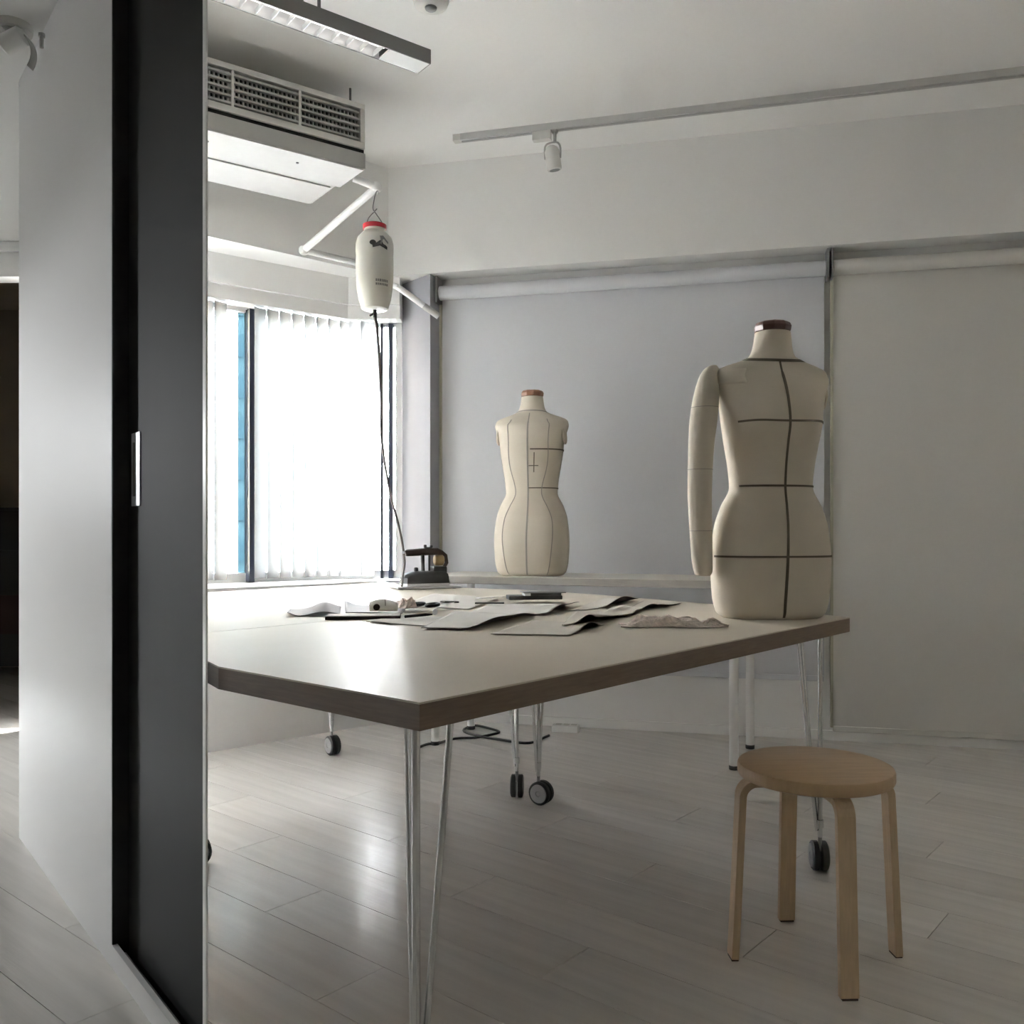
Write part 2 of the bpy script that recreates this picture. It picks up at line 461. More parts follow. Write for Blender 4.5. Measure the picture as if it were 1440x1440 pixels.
# bay: lintel, sill, frame, closing cheeks
def off_poly(pts, n0, n1):
    """band between offsets n0 and n1 (outwards) of a plan polyline left-to-right"""
    def offs(n):
        out = []
        for i, p in enumerate(pts):
            ns = []
            for a, b in ((i - 1, i), (i, i + 1)):
                if a >= 0 and b < len(pts):
                    d = Vector((pts[b][0] - pts[a][0], pts[b][1] - pts[a][1])).normalized(); ns.append(Vector((-d.y, d.x)))
            m = (ns[0] + ns[-1]).normalized(); k = 1 / max(0.3, m.dot(ns[0]))
            out.append((p[0] + m.x * n * k, p[1] + m.y * n * k))
        return out
    return offs(n0), offs(n1)
def band(mb, pts, n0, n1, z0, z1):
    A, B = off_poly(pts, n0, n1)
    for i in range(len(pts) - 1): mb.prism([A[i], A[i + 1], B[i + 1], B[i]], z0, z1)
    return mb
LB = (-0.851, 4.68); LD = Vector((0.574, 0.44)).normalized()
L0 = (LB[0] - LD.x * 1.47, LB[1] - LD.y * 1.47); L2 = (-0.585, 4.68)
BAY = [L0, LB, L2]
mb = band(MB(), BAY, 0.0, 0.26, 2.17, BEAM)
struct(mb.build('trim_3', 'wall'), 'white lintel band above the vertical blinds', 'trim')
mb = MB()
SBL = 1.03
SB = (LB[0] - LD.x * SBL, LB[1] - LD.y * SBL)
mb.prism([WW(1.36), WW(0.05), (L2[0] + .02, L2[1] + .05), (LB[0], LB[1] + .24), (SB[0] - .15, SB[1] + .22)], 0.695, 0.733)
struct(mb.build('trim_4', 'white'), 'white window sill behind the tables', 'trim')
mb = band(MB(), [SB, LB, L2], 0.16, 0.26, 0, 0.695)
mb.prism([WW(1.36), WW(1.32), (SB[0] - .10, SB[1] + .18), (SB[0] - .15, SB[1] + .16)], 0, .695)
struct(mb.build('wall_bay', 'wall'), 'wall under the bay window sill', 'wall')
# corner column between bay and back wall
COLA, COLB = (-0.585, 4.80), (-0.419, 4.607)
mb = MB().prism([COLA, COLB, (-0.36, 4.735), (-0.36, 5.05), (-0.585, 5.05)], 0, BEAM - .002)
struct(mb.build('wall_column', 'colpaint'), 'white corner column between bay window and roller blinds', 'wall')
mb = MB().prism([WW(0), BW(0.05), (-0.50, 4.72), (-0.585, 4.80), (-0.585, 4.75), WW(0.1, .1)], 0, 0.70)
struct(mb.build('wall_corner', 'wall'), 'low wall corner under the bay sill', 'wall')

# window_1: head frame, mullions and panes of the bay window
win = thing('window_1', 'bay window with white head frame and dark mullions behind the vertical blinds', 'window', (LB[0], LB[1], 0.733), kind='structure')
wo = Vector((LB[0], LB[1], 0.733))
def wpart(mb, name, m, **k):
    mb.v = [(x - wo.x, y - wo.y, z - wo.z) for x, y, z in mb.v]
    return mb.build(name, m, win, **k)
wpart(band(MB(), BAY, 0.02, 0.11, 2.100, 2.17), 'head_rail', 'white')
wpart(band(MB(), BAY, 0.17, 0.23, 2.09, 2.17), 'window_frame', 'white')
wpart(band(MB(), [SB, LB, L2], 0.17, 0.23, 0.733, 0.78), 'window_frame', 'white')
wpart(band(MB(), [L0, SB], 0.17, 0.23, 0.0, 0.05), 'window_frame', 'white')
def bay_at(px, n):
    A, B = off_poly(BAY, n, n + .01)
    for i in range(2):
        a, b = A[i], A[i + 1]; k = (px - CX) / F
        den = (b[0] - a[0]) - k * (b[1] - a[1])
        if abs(den) < 1e-9: continue
        t = (k * a[1] - a[0]) / den
        if -0.001 <= t <= 1.001: return (a[0] + (b[0] - a[0]) * t, a[1] + (b[1] - a[1]) * t), i
    return None, None
def post(px, w, n0, n1, name, m):
    p, i = bay_at(px, n0)
    d = Vector((BAY[i + 1][0] - BAY[i][0], BAY[i + 1][1] - BAY[i][1])).normalized(); nn = Vector((-d.y, d.x))
    q = Vector(p); a = q - d * w / 2; b = q + d * w / 2
    wpart(MB().prism([a, b, b + nn * (n1 - n0), a + nn * (n1 - n0)], 0.735, 2.10), name, m)
post(354.5, 0.026, 0.12, 0.19, 'mullion', 'navy')
post(537.0, 0.014, 0.13, 0.20, 'mullion', 'navy')
post(549.5, 0.024, 0.13, 0.20, 'mullion', 'navy')
post(560.5, 0.034, 0.13, 0.20, 'mullion', 'white')
# panes
A, B = off_poly(BAY, 0.195, 0.201)
def pane(i, t0, t1, m):
    a = Vector(A[i]); b = Vector(A[i + 1]); c = Vector(B[i]); d = Vector(B[i + 1])
    wpart(MB().prism([a.lerp(b, t0), a.lerp(b, t1), c.lerp(d, t1), c.lerp(d, t0)], 0.775, 2.095), 'pane', m)
def tt(px, n=0.195):
    p, i = bay_at(px, n); a = Vector(A[i]); b = Vector(A[i + 1])
    return (Vector(p) - a).length / (b - a).length
tsb = 1 - SBL / 1.47
a_, b_, c_, d_ = (Vector(q) for q in (A[0], A[1], B[0], B[1]))
wpart(MB().prism([a_.lerp(b_, .02), a_.lerp(b_, tsb - .01), c_.lerp(d_, tsb - .01), c_.lerp(d_, .02)], .05, .775), 'pane', 'glass')  # unseen floor-level glazing, added to light the floor under the tables
t_m = tt(354)
t_l = tt(334)
pane(0, tsb + .01, t_l - .001, 'glass'); pane(0, t_l + .001, t_m, 'tealglass'); pane(0, t_m + .01, 0.99, 'glass'); pane(1, 0.02, 0.98, 'glass')
wc = Vector(LB) + Vector((-.5, 0)); 
portal('window_portal_left', (LB[0] - LD.x * .7 - .21, LB[1] - LD.y * .7 + .28, 1.42), (LD.y, -LD.x, 0), 1.45, 1.35)
portal('window_portal_low', (SB[0] - LD.x * .22 - .21, SB[1] - LD.y * .22 + .28, .38), (LD.y, -LD.x, 0), .42, .72)
portal('window_portal_right', (-0.75, 4.96, 1.42), (0, -1, 0), 0.34, 1.35)

# vertical blind: vanes hanging from the head rail, parted at the dark mullion
vb = thing('vertical_blind', 'sheer white vertical blind hanging in the bay window', 'blind', (LB[0], LB[1], 2.10))
A, _ = off_poly(BAY, 0.065, 0.07)
d0 = LD; s_len = (Vector(A[1]) - Vector(A[0])).length
def vane(c, ang, w):
    rows = []
    for k in range(7):
        u = (k / 6 - 0.5) * w; bow = 0.010 * math.cos(PI * (k / 6 - .5))
        x = c.x + math.cos(ang) * u - math.sin(ang) * bow; y = c.y + math.sin(ang) * u + math.cos(ang) * bow
        rows.append([(x - LB[0], y - LB[1], 2.098 - 2.10), (x - LB[0], y - LB[1], 0.755 - 2.10)])
    MB().grid(rows).build('vane', 'vane', vb, smooth=True)
s = 0.03; a0 = math.atan2(d0.y, d0.x)
while s < s_len + 0.005:
    p = Vector(A[0]) + d0 * s
    px = CX + F * p.x / p.y
    if s > .44 and not (329 < px < 361): vane(p, a0 + 0.38, 0.076)  # hidden end left bare of vanes to let more daylight in
    s += 0.066
x = A[1][0] + 0.05
while x < -0.70:
    vane(Vector((x, A[1][1])), 0.38, 0.074); x += 0.062

# unseen left room windows, added and sized to light partition and ceiling
for wi, (LW0, LW1, LZ0, LZ1) in enumerate(LIGHT_WIN):
    w2 = thing('window_%d' % (wi + 2), ('tall narrow', 'small upper', 'low')[wi] + ' unseen window added in the left wall for light', 'window', (-4.25, (LW0 + LW1) / 2, LZ0), kind='structure')
    mb = MB(); hy = (LW1 - LW0) / 2; hz = LZ1 - LZ0
    mb.box(-.03, .03, -hy, hy, 0, .03); mb.box(-.03, .03, -hy, hy, hz - .03, hz)
    for yy in (-hy, -.015, hy - .03): mb.box(-.03, .03, yy, yy + .03, .03, hz - .03)
    mb.build('window_frame', 'white', w2)
    for yy in (-hy + .03, .015): MB().box(-.003, .003, yy, yy + hy - .045, .03, hz - .03).build('pane', 'glass', w2)
    portal('window_portal_side', (-4.32, (LW0 + LW1) / 2, (LZ0 + LZ1) / 2), (1, 0, 0), LW1 - LW0, hz)

# ------------------------------------------------------------------ sliding door, curb, jamb
door = thing('door_1', 'black sliding door leaf with a white edge and a silver pull', 'door', (*PT(SJ, .04), 0), kind='structure')
do = Vector((*PT(SJ, .04), 0))
def dpart(mb, name, m, **k):
    mb.v = [(x - do.x, y - do.y, z - do.z) for x, y, z in mb.v]
    return mb.build(name, m, door, **k)
SE = 1.607
dpart(MB().prism([PT(.55, .039), PT(SE - .010, .039), PT(SE - .010, .041), PT(.55, .041)], 0.0125, 2.40), 'door_panel', 'door')
dpart(MB().prism([PT(SE - .016, .0375), PT(SE, .0375), PT(SE, .0412), PT(SE - .016, .0412)], 0.0, 2.40), 'edge_strip', 'edge')
def s_at(px, n):
    k = (px - CX) / F; a = PT(0, n)
    return (k * a[1] - a[0]) / (UP[0] - k * UP[1])
hs0, hs1 = s_at(186, .038), s_at(197.5, .038)
hp = PT(hs0, .038)
hz1 = H + (HY - 610) / F * hp[1]; hz0 = H + (HY - 712) / F * hp[1]
dpart(MB().prism([PT(hs0, .036), PT(hs1, .036), PT(hs1, .039), PT(hs0, .039)], hz0, hz1), 'handle', 'alu', bevel=.0008)
hm = (hs1 - hs0)
dpart(MB().prism([PT(hs0 + hm * .25, .0345), PT(hs0 + hm * .5, .0345), PT(hs0 + hm * .5, .036), PT(hs0 + hm * .25, .036)], hz0 + .022, hz1 - .022), 'finger_grip', 'lampgrey')
struct(MB().prism([PT(SJ, 0.001), PT(SJ + .004, 0.001), PT(SJ + .004, WT), PT(SJ, WT)], 0, 2.40).build('trim_5', 'black'), 'black channel on the end of the partition', 'trim')
struct(MB().prism([PT(SJ, 0.0), PT(SN, 0.0), PT(SN, .012), PT(SJ, .012)], 0, 0.052).build('trim_6', 'panel'), 'white curb along the foot of the door opening', 'trim')
mb = MB().prism([PT(SJ + .004, .012), PT(SN, .012), PT(SN, .046), PT(SJ + .004, .046)], 0, 0.012)
mb.build('door_track', 'black', None)
tr = bpy.data.objects['door_track']; tag(tr, 'black floor track under the sliding door with a grey rail', 'track', kind='structure')
MB().prism([PT(SJ + .004, .022), PT(SN, .022), PT(SN, .030), PT(SJ + .004, .030)], 0.012, 0.028).build('rail', 'lampgrey', tr)

# ------------------------------------------------------------------ roller blinds on the back wall
def bt(px, n):
    k = (px - CX) / F; a = BW(0, n)
    return (k * a[1] - a[0]) / (UB[0] - k * UB[1])
def roller(px0, px1, zbot, cloth, label):
    t0 = bt(px0, .10); t1 = bt(px1, .10) if px1 < 1440 else px1 - 2000
    base = BW(t0, .10); r = thing('roller_blind', label, 'blind', (base[0], base[1], zbot), 0)
    def bp(mb, name, m, **k):
        mb.v = [(x - base[0], y - base[1], z - zbot) for x, y, z in mb.v]
        return mb.build(name, m, r, **k)
    zc = 2.225
    p, q = BW(t0 + .012, .075), BW(t1 - .012, .075)
    bp(MB().tube([(p[0], p[1], zc), (q[0], q[1], zc)], 0.036, 20), 'roller_tube', cloth, smooth=True)
    mb = MB().prism([BW(t0 + .014, .104), BW(t1 - .014, .104), BW(t1 - .014, .1055), BW(t0 + .014, .1055)], zbot, zc)
    bp(mb, 'fabric', cloth)
    mb = MB().prism([BW(t0 + .014, .098), BW(t1 - .014, .098), BW(t1 - .014, .111), BW(t0 + .014, .111)], zbot - .02, zbot + .006)
    bp(mb, 'bottom_bar', cloth, bevel=.002)
    for t, s in ((t0, 1), (t1, -1)):
        bp(MB().prism([BW(t, .03), BW(t + s * .009, .03), BW(t + s * .009, .12), BW(t, .12)], 2.17, 2.305), 'bracket', 'lampgrey')
    for t in (t0 + .004,):
        p = BW(t, .095)
        bp(MB().prism([BW(t - .002, .09), BW(t + .010, .09), BW(t + .010, .112), BW(t - .002, .112)], max(zbot, .05), 2.17), 'guide_strip', 'guide')
    return r
roller(618, 1163.5, 0.30, 'blind', 'wide cool grey roller blind behind the two dress forms')
roller(1167, 2000 + 3.5, 0.066, 'blind2', 'long warm grey roller blind reaching down near the floor at right')
mb = wallseg(BW(.25, .115), BW(BEND_T, .115), .015, 0, .045)
struct(mb.build('baseboard_back', 'wall'), 'low white baseboard along the back wall', 'baseboard')

# ------------------------------------------------------------------ work tables
TZ = 0.74
A_ = at(590, 988, TZ); B_ = at(1195, 868, TZ)
NPT = lambda s, n: PT(s, n)
def n_of(p): return (p[0] - P0[0]) * NP[0] + (p[1] - P0[1]) * NP[1]
vdir = Vector((-0.762, 0.647)); udir = Vector((0.647, 0.762))
Dp = Vector((A_.x, A_.y)) + vdir * 0.0
# walk from the near corner along the left edge until just clear of the door leaf
t = 0.0
a2 = Vector((A_.x, A_.y))
e2 = at(295, 935, TZ); ed = (Vector((e2.x, e2.y)) - a2).normalized()
while n_of(a2 + ed * t) > 0.053: t += 0.002
D1 = a2 + ed * t
C_ = Vector((0.305, 3.62)); 
C_ = Vector(at(848, 836.8, TZ)[:2])
t = 0.0
while (C_ - udir * t).x > -0.39 * (C_ - udir * t).y: t += 0.004
D2 = C_ - udir * t
top1 = [(A_.x, A_.y), (B_.x, B_.y), tuple(at(1002, 849.5, TZ)[:2]), tuple(C_), tuple(D2), tuple(D1)]
P_ = at(760, 830.5, TZ); Q_ = (-0.40, 4.085); E_ = (-0.62, 4.42)
top2 = [tuple(D2 + vdir * .003), tuple(C_ + vdir * .003), (P_.x, P_.y), Q_, E_, (-1.40, 3.50)]

def rod_leg(root, pos, offs, wheel_rz, ztop):
    x, y = pos
    leg = MB()
    leg.tube([(x, y, ztop), (x, y, .10)], .0068, 12)
    for dx, dy in offs:
        leg.tube(smooth_path([(x + dx, y + dy, ztop), (x + dx * .98, y + dy * .98, ztop - .02), (x + dx * .22, y + dy * .22, .165), (x + dx * .12, y + dy * .12, .14)], 5), .0055, 10)
    leg.tube([(x, y, .150), (x, y, .128)], .0105, 12)
    L = leg.build('leg', 'chrome', root, smooth=True)
    # plate under the top
    Mx = Matrix.Translation((x, y, 0)) @ Matrix.Rotation(wheel_rz, 4, 'Z')
    MB().box(-.028, .028, -.028, .028, ztop - .004, ztop, Matrix.Translation((x, y, 0)) @ Matrix.Rotation(math.atan2(udir.y, udir.x), 4, 'Z')).build('mounting_plate', 'chrome', root)
    c = MB(); R = .042
    for s in (-1, 1):
        Wx = Mx @ Matrix.Translation((.012, s * .013, R)) @ Matrix.Rotation(-s * PI / 2, 4, 'X')
        c.lathe([(R * .80, -.010), (R, -.008), (R, .006), (R * .92, .009)], 24, Wx)
    wh = c.build('caster', 'rubber', L, smooth=True)
    h = MB()
    for s in (-1, 1):
        Wx = Mx @ Matrix.Translation((.012, s * .0225, R)) @ Matrix.Rotation(-s * PI / 2, 4, 'X')
        h.lathe([(R * .80, -.001), (R * .78, .002), (R * .25, .003), (R * .2, .001)], 24, Wx)
    h.tube([(x, y, .105), (x, y, .06)], .006, 8)
    h.build('wheel_cover', 'cover', L, smooth=True)

def table(label, poly, legs, topmat, name='work_table'):
    cxy = (sum(p[0] for p in poly) / len(poly), sum(p[1] for p in poly) / len(poly))
    r = thing(name, label, 'table', (cxy[0], cxy[1], 0))
    rel = [(p[0] - cxy[0], p[1] - cxy[1]) for p in poly]
    mb = MB(); mb.prism(rel, TZ - .042, TZ - .003)
    mb.build('tabletop', 'ply', r)
    MB().prism(rel, TZ - .003, TZ).build('laminate_sheet', topmat, r)
    for (x, y), offs, rz in legs:
        rod_leg(r, (x - cxy[0], y - cxy[1]), offs, rz, TZ - .042)
    return r
table('pale topped work table nearest the viewer, its corner towards the camera',
      top1, [((-0.149, 1.395), [(.052, .03), (-.018, .04)], 1.2), ((.897, 2.62), [(-.062, .012), (-.045, .035)], 1.45),
             ((.096, 3.27), [(-.04, -.02), (.026, .02)], -.55), ((-.82, 2.22), [(.0, -.04), (-.01, .04)], .4)], 'tabletop')
table('second work table pushed behind the near one, under the bay window sill',
      top2, [((.018, 3.34), [(-.05, .0), (-.01, .04)], 1.5), ((-.803, 4.0), [(-.035, .02), (.02, .03)], -.9),
             ((-.945, 2.66), [(.01, .04), (.0, -.03)], .4), ((-1.27, 3.48), [(.02, -.03), (-.03, -.03)], .4)], 'tabletop2')

# narrow bench along the back wall
bf = [(-.356, 4.17), (.922, 3.737)]; bb = [(-.205, 4.50), (1.085, 4.10)]
bu = Vector((1.278, -.433)).normalized(); bn = Vector((-bu.y, bu.x))
be = thing('narrow_bench', 'long narrow white legged bench along the back wall', 'bench', (.3, 4.1, 0))
bo = Vector((.3, 4.1))
f0 = Vector(bf[0]) - bn * .04 - bu * .03; f1 = Vector(bf[1]) - bn * .04 + bu * .14
poly = [f0 - bo, f1 - bo, f1 + bn * .45 - bo, f0 + bn * .45 - bo]
MB().prism(poly, .752, .784).build('bench_board', 'benchedge', be, bevel=.002)
MB().prism(poly, .784, .787).build('bench_top', 'bench', be)
for p in bf + bb:
    q = Vector(p) - bo
    l = MB().tube([(q.x, q.y, .012), (q.x, q.y, .752)], .019, 20).build('leg', 'white', be, smooth=True)
    MB().lathe([(.019, 0), (.0205, .003), (.0205, .016), (.019, .018)], 20, Matrix.Translation((q.x, q.y, 0))).build('rubber_foot', 'rubber', l, smooth=True)

# ------------------------------------------------------------------ dress forms
ZT = [0, .06, .16, .26, .32, .379, .43, .50, .559, .61, .65, .69, .712, .728, .742, .758, .785, .826]
WA = [.156, .170, .1755, .166, .147, .120, .124, .135, .144, .150, .160, .172, .168, .138, .095, .066, .056, .050]
WF = [.098, .102, .106, .101, .092, .083, .087, .100, .112, .108, .098, .080, .068, .060, .054, .050, .050, .049]
WK = [.104, .118, .124, .106, .092, .084, .088, .096, .100, .102, .100, .090, .076, .066, .058, .053, .051, .049]
def interp(xs, ys, x):
    n = len(xs)
    if x <= xs[0]: return ys[0]
    if x >= xs[-1]: return ys[-1]
    i = max(k for k in range(n - 1) if xs[k] <= x)
    def m(k):
        if k == 0: return (ys[1] - ys[0]) / (xs[1] - xs[0])
        if k == n - 1: return (ys[-1] - ys[-2]) / (xs[-1] - xs[-2])
        a = (ys[k] - ys[k - 1]) / (xs[k] - xs[k - 1]); b = (ys[k + 1] - ys[k]) / (xs[k + 1] - xs[k])
        return 0 if a * b <= 0 else 2 * a * b / (a + b)
    h = xs[i + 1] - xs[i]; t = (x - xs[i]) / h
    return ys[i] * (2 * t ** 3 - 3 * t * t + 1) + h * m(i) * (t ** 3 - 2 * t * t + t) + ys[i + 1] * (-2 * t ** 3 + 3 * t * t) + h * m(i + 1) * (t ** 3 - t * t)
def body(th, z, off=0.0):
    """th = 0 at the front (-y), growing towards +x"""
    a = interp(ZT, WA, z); b = interp(ZT, WF, z) if math.cos(th) >= 0 else interp(ZT, WK, z)
    e = 2.0 / (2.35 if z < .70 else 2.1)
    sx, cx_ = math.sin(th), math.cos(th)
    x = a * math.copysign(abs(sx) ** e, sx); y = -b * math.copysign(abs(cx_) ** e, cx_)
    g = lambda d, s: math.exp(-(d / s) ** 2)
    for sg in (-1, 1):
        k = .020 * g(z - .562, .055) * g(th - sg * .55, .36); y -= k; x += sg * k * .2
        tb = (abs(th) - (PI - .45)); k = .012 * g(z - .15, .08) * g(tb, .35) if th * sg > 0 else 0; y += k
    y -= .012 * max(0, min(1, (z - .70) / .1))        # neck leans forward
    if z < .018: k = 1 - .10 * (1 - z / .018) ** 2; x *= k; y *= k
    r = math.hypot(x, y)
    if off and r > 1e-6: x += x / r * off; y += y / r * off
    return (x, y, z)
def hstrip(mb, zf, t0, t1, w=.0058, n=40):
    rows = []
    for i in range(n + 1):
        th = t0 + (t1 - t0) * i / n; z = zf(th) if callable(zf) else zf
        rows.append([body(th, z - w / 2, .0004), body(th, z - w / 2, .0022), body(th, z + w / 2, .0022), body(th, z + w / 2, .0004)])
    return mb.grid(rows)
def vstrip(mb, tf, z0, z1, w=.0065, n=60):
    rows = []
    for i in range(n + 1):
        z = z0 + (z1 - z0) * i / n; th = tf(z) if callable(tf) else tf
        r = max(.04, interp(ZT, WA, z)); d = w / 2 / r
        if abs(math.sin(th)) < .3: d *= 1.0
        rows.append([body(th - d, z, .0004), body(th - d, z, .0022), body(th + d, z, .0022), body(th + d, z, .0004)])
    return mb.grid(rows)
def dress_form(label, loc, rz, capm, tapes, arm):
    r = thing('dress_form', label, 'mannequin', loc, rz, group='dress forms')
    mb = MB(); seg = 72; zs = [0, .003, .008, .014] + [.02 + .806 * i / 90 for i in range(91)]
    for z in zs:
        for k in range(seg): mb.v.append(body(-PI + 2 * PI * k / seg, z))
    for i in range(len(zs) - 1):
        for k in range(seg):
            k2 = (k + 1) % seg
            mb.f.append((i * seg + k, i * seg + k2, (i + 1) * seg + k2, (i + 1) * seg + k)); mb.mi.append(0)
    mb.f.append(tuple(range(seg - 1, -1, -1))); mb.mi.append(0)
    mb.f.append(tuple((len(zs) - 1) * seg + k for k in range(seg))); mb.mi.append(0)
    mb.build('torso', 'linen', r, smooth=True)
    c = MB().lathe([(.046, .826), (.052, .829), (.054, .842), (.050, .851), (.044, .855)], 10, Matrix.Translation((0, -.012, 0)))
    c.build('neck_cap', capm, r)
    # flat armhole plates
    for s in ((1,) if arm else (-1, 1)):
        pm = MB().lathe([(.040, -.006), (.046, -.002), (.046, .002), (.040, .006)], 28,
                        Matrix.Translation((s * .1525, 0.004, .655)) @ Matrix.Rotation(s * -.10, 4, 'Y') @ Matrix.Rotation(s * PI / 2, 4, 'Y') @ Matrix.Scale(1.15, 4, (1, 0, 0)))
        pm.build('armhole_plate', 'linen', r, smooth=True)
    tapes(r)
    if arm:
        pts = [(-.163, .000, .722), (-.176, .000, .712), (-.187, .000, .690), (-.197, -.002, .632), (-.206, -.004, .566), (-.213, -.006, .50), (-.219, -.010, .379), (-.219, -.014, .30), (-.216, -.020, .18), (-.213, -.022, .137), (-.212, -.022, .126), (-.212, -.022, .122)]
        rs = [.010, .020, .029, .037, .039, .0365, .0345, .033, .030, .0265, .022, .014]
        P3 = smooth_path(pts, 5); R3 = [p.x for p in smooth_path([(q, 0, 0) for q in rs], 5)]
        MB().tube(P3, R3, 20).build('arm', 'linen', r, smooth=True)
        for z0 in (.60, .42, .26):
            m = MB()
            i = min(range(len(P3)), key=lambda k: abs(P3[k].z - z0))
            m.tube([P3[i] + Vector((math.cos(2 * PI * k / 24), math.sin(2 * PI * k / 24), 0)) * (R3[i] + .0002) for k in range(24)], .0009, 6, closed=True)
            m.build('arm_seam', 'seam', r, smooth=True)
        # fabric tab pinning the arm to the shoulder
        rows = []
        for i in range(9):
            th = -1.35 + .75 * i / 8
            rows.append([body(th, z, .0016 + .0010 * math.sin(5 * th + 40 * z)) for z in [.668 + .045 * j / 5 for j in range(6)]])
        MB().grid(rows).build('shoulder_tab', 'linen', r, smooth=True, solid=.0016)
    return r
def tapes_front(r):
    vstrip(MB(), lambda z: .03 * math.sin((z - .1) * 5), .006, .742, .0042).build('style_tape', 'tape', r)
    hstrip(MB(), .559, -1.02, 1.0).build('style_tape', 'tape', r)
    hstrip(MB(), .379, -1.15, 1.15).build('style_tape', 'tape', r)
    hstrip(MB(), .178, -1.5, 1.5).build('style_tape', 'tape', r)
    hstrip(MB(), lambda th: .748 - .010 * math.cos(th), -PI, PI, .008).build('neck_tape', 'tape', r)
def tapes_back(r):
    vstrip(MB(), PI - .001, .006, .745, .0035).build('back_seam', 'seam', r)
    for s in (-1, 1):
        vstrip(MB(), lambda z: s * (PI - (.44 + .20 * math.sin(PI * min(1, max(0, (z - .0) / .75))) - .25 * math.exp(-((z - .379) / .09) ** 2) + .1 * (1 - z))), .006, .715, .0035).build('princess_seam', 'seam', r)
        vstrip(MB(), s * 1.62, .006, .62, .0035).build('side_seam', 'seam', r)
    hstrip(MB(), .575, -PI + .05, -1.2, .006).build('style_tape', 'tape', r)
    hstrip(MB(), .400, -PI + .0, -.9, .005).build('style_tape', 'tape', r)
    hstrip(MB(), .500, -PI + .02, -PI + .30, .004).build('style_tape', 'tape', r)
    vstrip(MB(), -PI + .16, .47, .56, .004).build('style_tape', 'tape', r)
    hstrip(MB(), lambda th: .752 - .006 * math.cos(th), -PI, PI, .005).build('neck_tape', 'seam', r)
dress_form('dress form with one stuffed arm and dark cross tapes, on the near table corner', (.755, 2.625, TZ), .14, 'capwood', tapes_front, True)
dress_form('armless dress form seen from behind, standing on the narrow bench', (.092, 4.17, .787), PI - .22, 'capwood2', tapes_back, False)

# ------------------------------------------------------------------ stool
st = thing('round_stool', 'round birch stool with four bent plywood legs in the foreground', 'stool', (.705, 2.095, 0), .04)
MB().lathe([(.166, .417), (.1725, .420), (.175, .425), (.175, .442), (.173, .447), (.168, .4495), (.02, .450)], 64).build('seat', 'birch', st, smooth=True)
for k in range(4):
    a = k * PI / 2 + PI / 2 + .0
    path = [(.075, .4165 - .0085)]
    path += [(.130, .408)]
    for i in range(9):
        q = i / 8 * PI / 2
        path.append((.140 + .034 * math.sin(q), .374 + .034 * math.cos(q)))
    path += [(.180, .25), (.186, .12), (.192, .004)]
    mb = MB(); rows = []
    w = .020; th = .0085
    for i, (r_, z) in enumerate(path):
        p0 = path[max(i - 1, 0)]; p1 = path[min(i + 1, len(path) - 1)]
        d = Vector((p1[0] - p0[0], p1[1] - p0[1])).normalized(); n = Vector((-d.y, d.x))
        if n.x < 0 and n.y < 0: n = -n
        o_ = (r_ + n.x * th, z + n.y * th); i_ = (r_ - n.x * th, z - n.y * th)
        rows.append([(o_[0], -w, o_[1]), (o_[0], w, o_[1]), (i_[0], w, i_[1]), (i_[0], -w, i_[1])])
    R_ = Matrix.Rotation(a, 4, 'Z')
    rows = [[R_ @ Vector(p) for p in row + [row[0]]] for row in rows]
    mb.grid(rows)
    n = len(rows)
    mb.f.append((3, 2, 1, 0)); mb.mi.append(0); b = (n - 1) * 5
    mb.f.append((b, b + 1, b + 2, b + 3)); mb.mi.append(0)
    bmv = mb.v
    lg = mb.build('leg', 'birchleg', st, bevel=.0015)
    p = R_ @ Vector((.192, 0, 0))
    MB().box(-.008, .008, -.017, .017, 0, .004, Matrix.Translation(p) @ R_).build('foot_pad', 'brown', lg)

# ------------------------------------------------------------------ steam iron, rest, hose, bottle
ic = Vector((-.385, 3.945, TZ)); irz = math.atan2(.12, .27)
rest = thing('iron_rest', 'flat silver rest under the steam iron', 'iron rest', ic, irz)
MB().box(-.140, .148, -.07, .07, 0.002, .012).build('rest_plate', 'alu', rest, bevel=.002)
for x_ in (-.12, .12):
    for y_ in (-.055, .055): MB().lathe([(.008, 0), (.008, .002)], 10, Matrix.Translation((x_, y_, 0))).build('foot', 'rubber', rest)
ir = thing('steam_iron', 'old dark steam iron with a brown handle on the silver rest', 'iron', (ic.x, ic.y, TZ + .012), irz)
ir.scale = (1.06, 1.0, 1.16)
sole = [(-.100, -.02), (-.085, -.042), (-.04, -.052), (.085, -.052), (.095, -.045), (.095, .045), (.085, .052), (-.04, .052), (-.085, .042), (-.100, .02)]
MB().prism(sole, 0, .010).build('soleplate', 'alu', ir, bevel=.001)
rows = []
for z, k, sh in ((.010, 1.0, 0), (.030, .98, 0), (.043, .90, .006), (.052, .74, .014), (.055, .5, .02)):
    rows.append([(x * k + sh, y * k, z) for x, y in sole] + [(sole[0][0] * k + sh, sole[0][1] * k, z)])
mb = MB().grid(rows); n_ = len(sole) + 1
mb.f.append(tuple(4 * n_ + i for i in range(n_ - 1))); mb.mi.append(0)
mb.build('body', 'iron', ir, smooth=True)
MB().box(.03, .092, -.03, .03, .045, .072).build('steam_chamber', 'iron', ir, bevel=.006)
mb = MB()
mb.tube([(-.082, 0, .122), (-.074, 0, .124), (.02, 0, .128), (.055, 0, .129), (.075, 0, .122)], [.010, .0135, .0145, .014, .011], 14)
mb.build('handle', 'bakelite', ir, smooth=True)
mb = MB(); mb.tube([(-.005, 0, .05), (-.008, 0, .125)], .0085, 12); mb.tube([(.022, 0, .05), (.022, 0, .122)], .005, 10)
mb.build('handle_post', 'iron', ir, smooth=True)
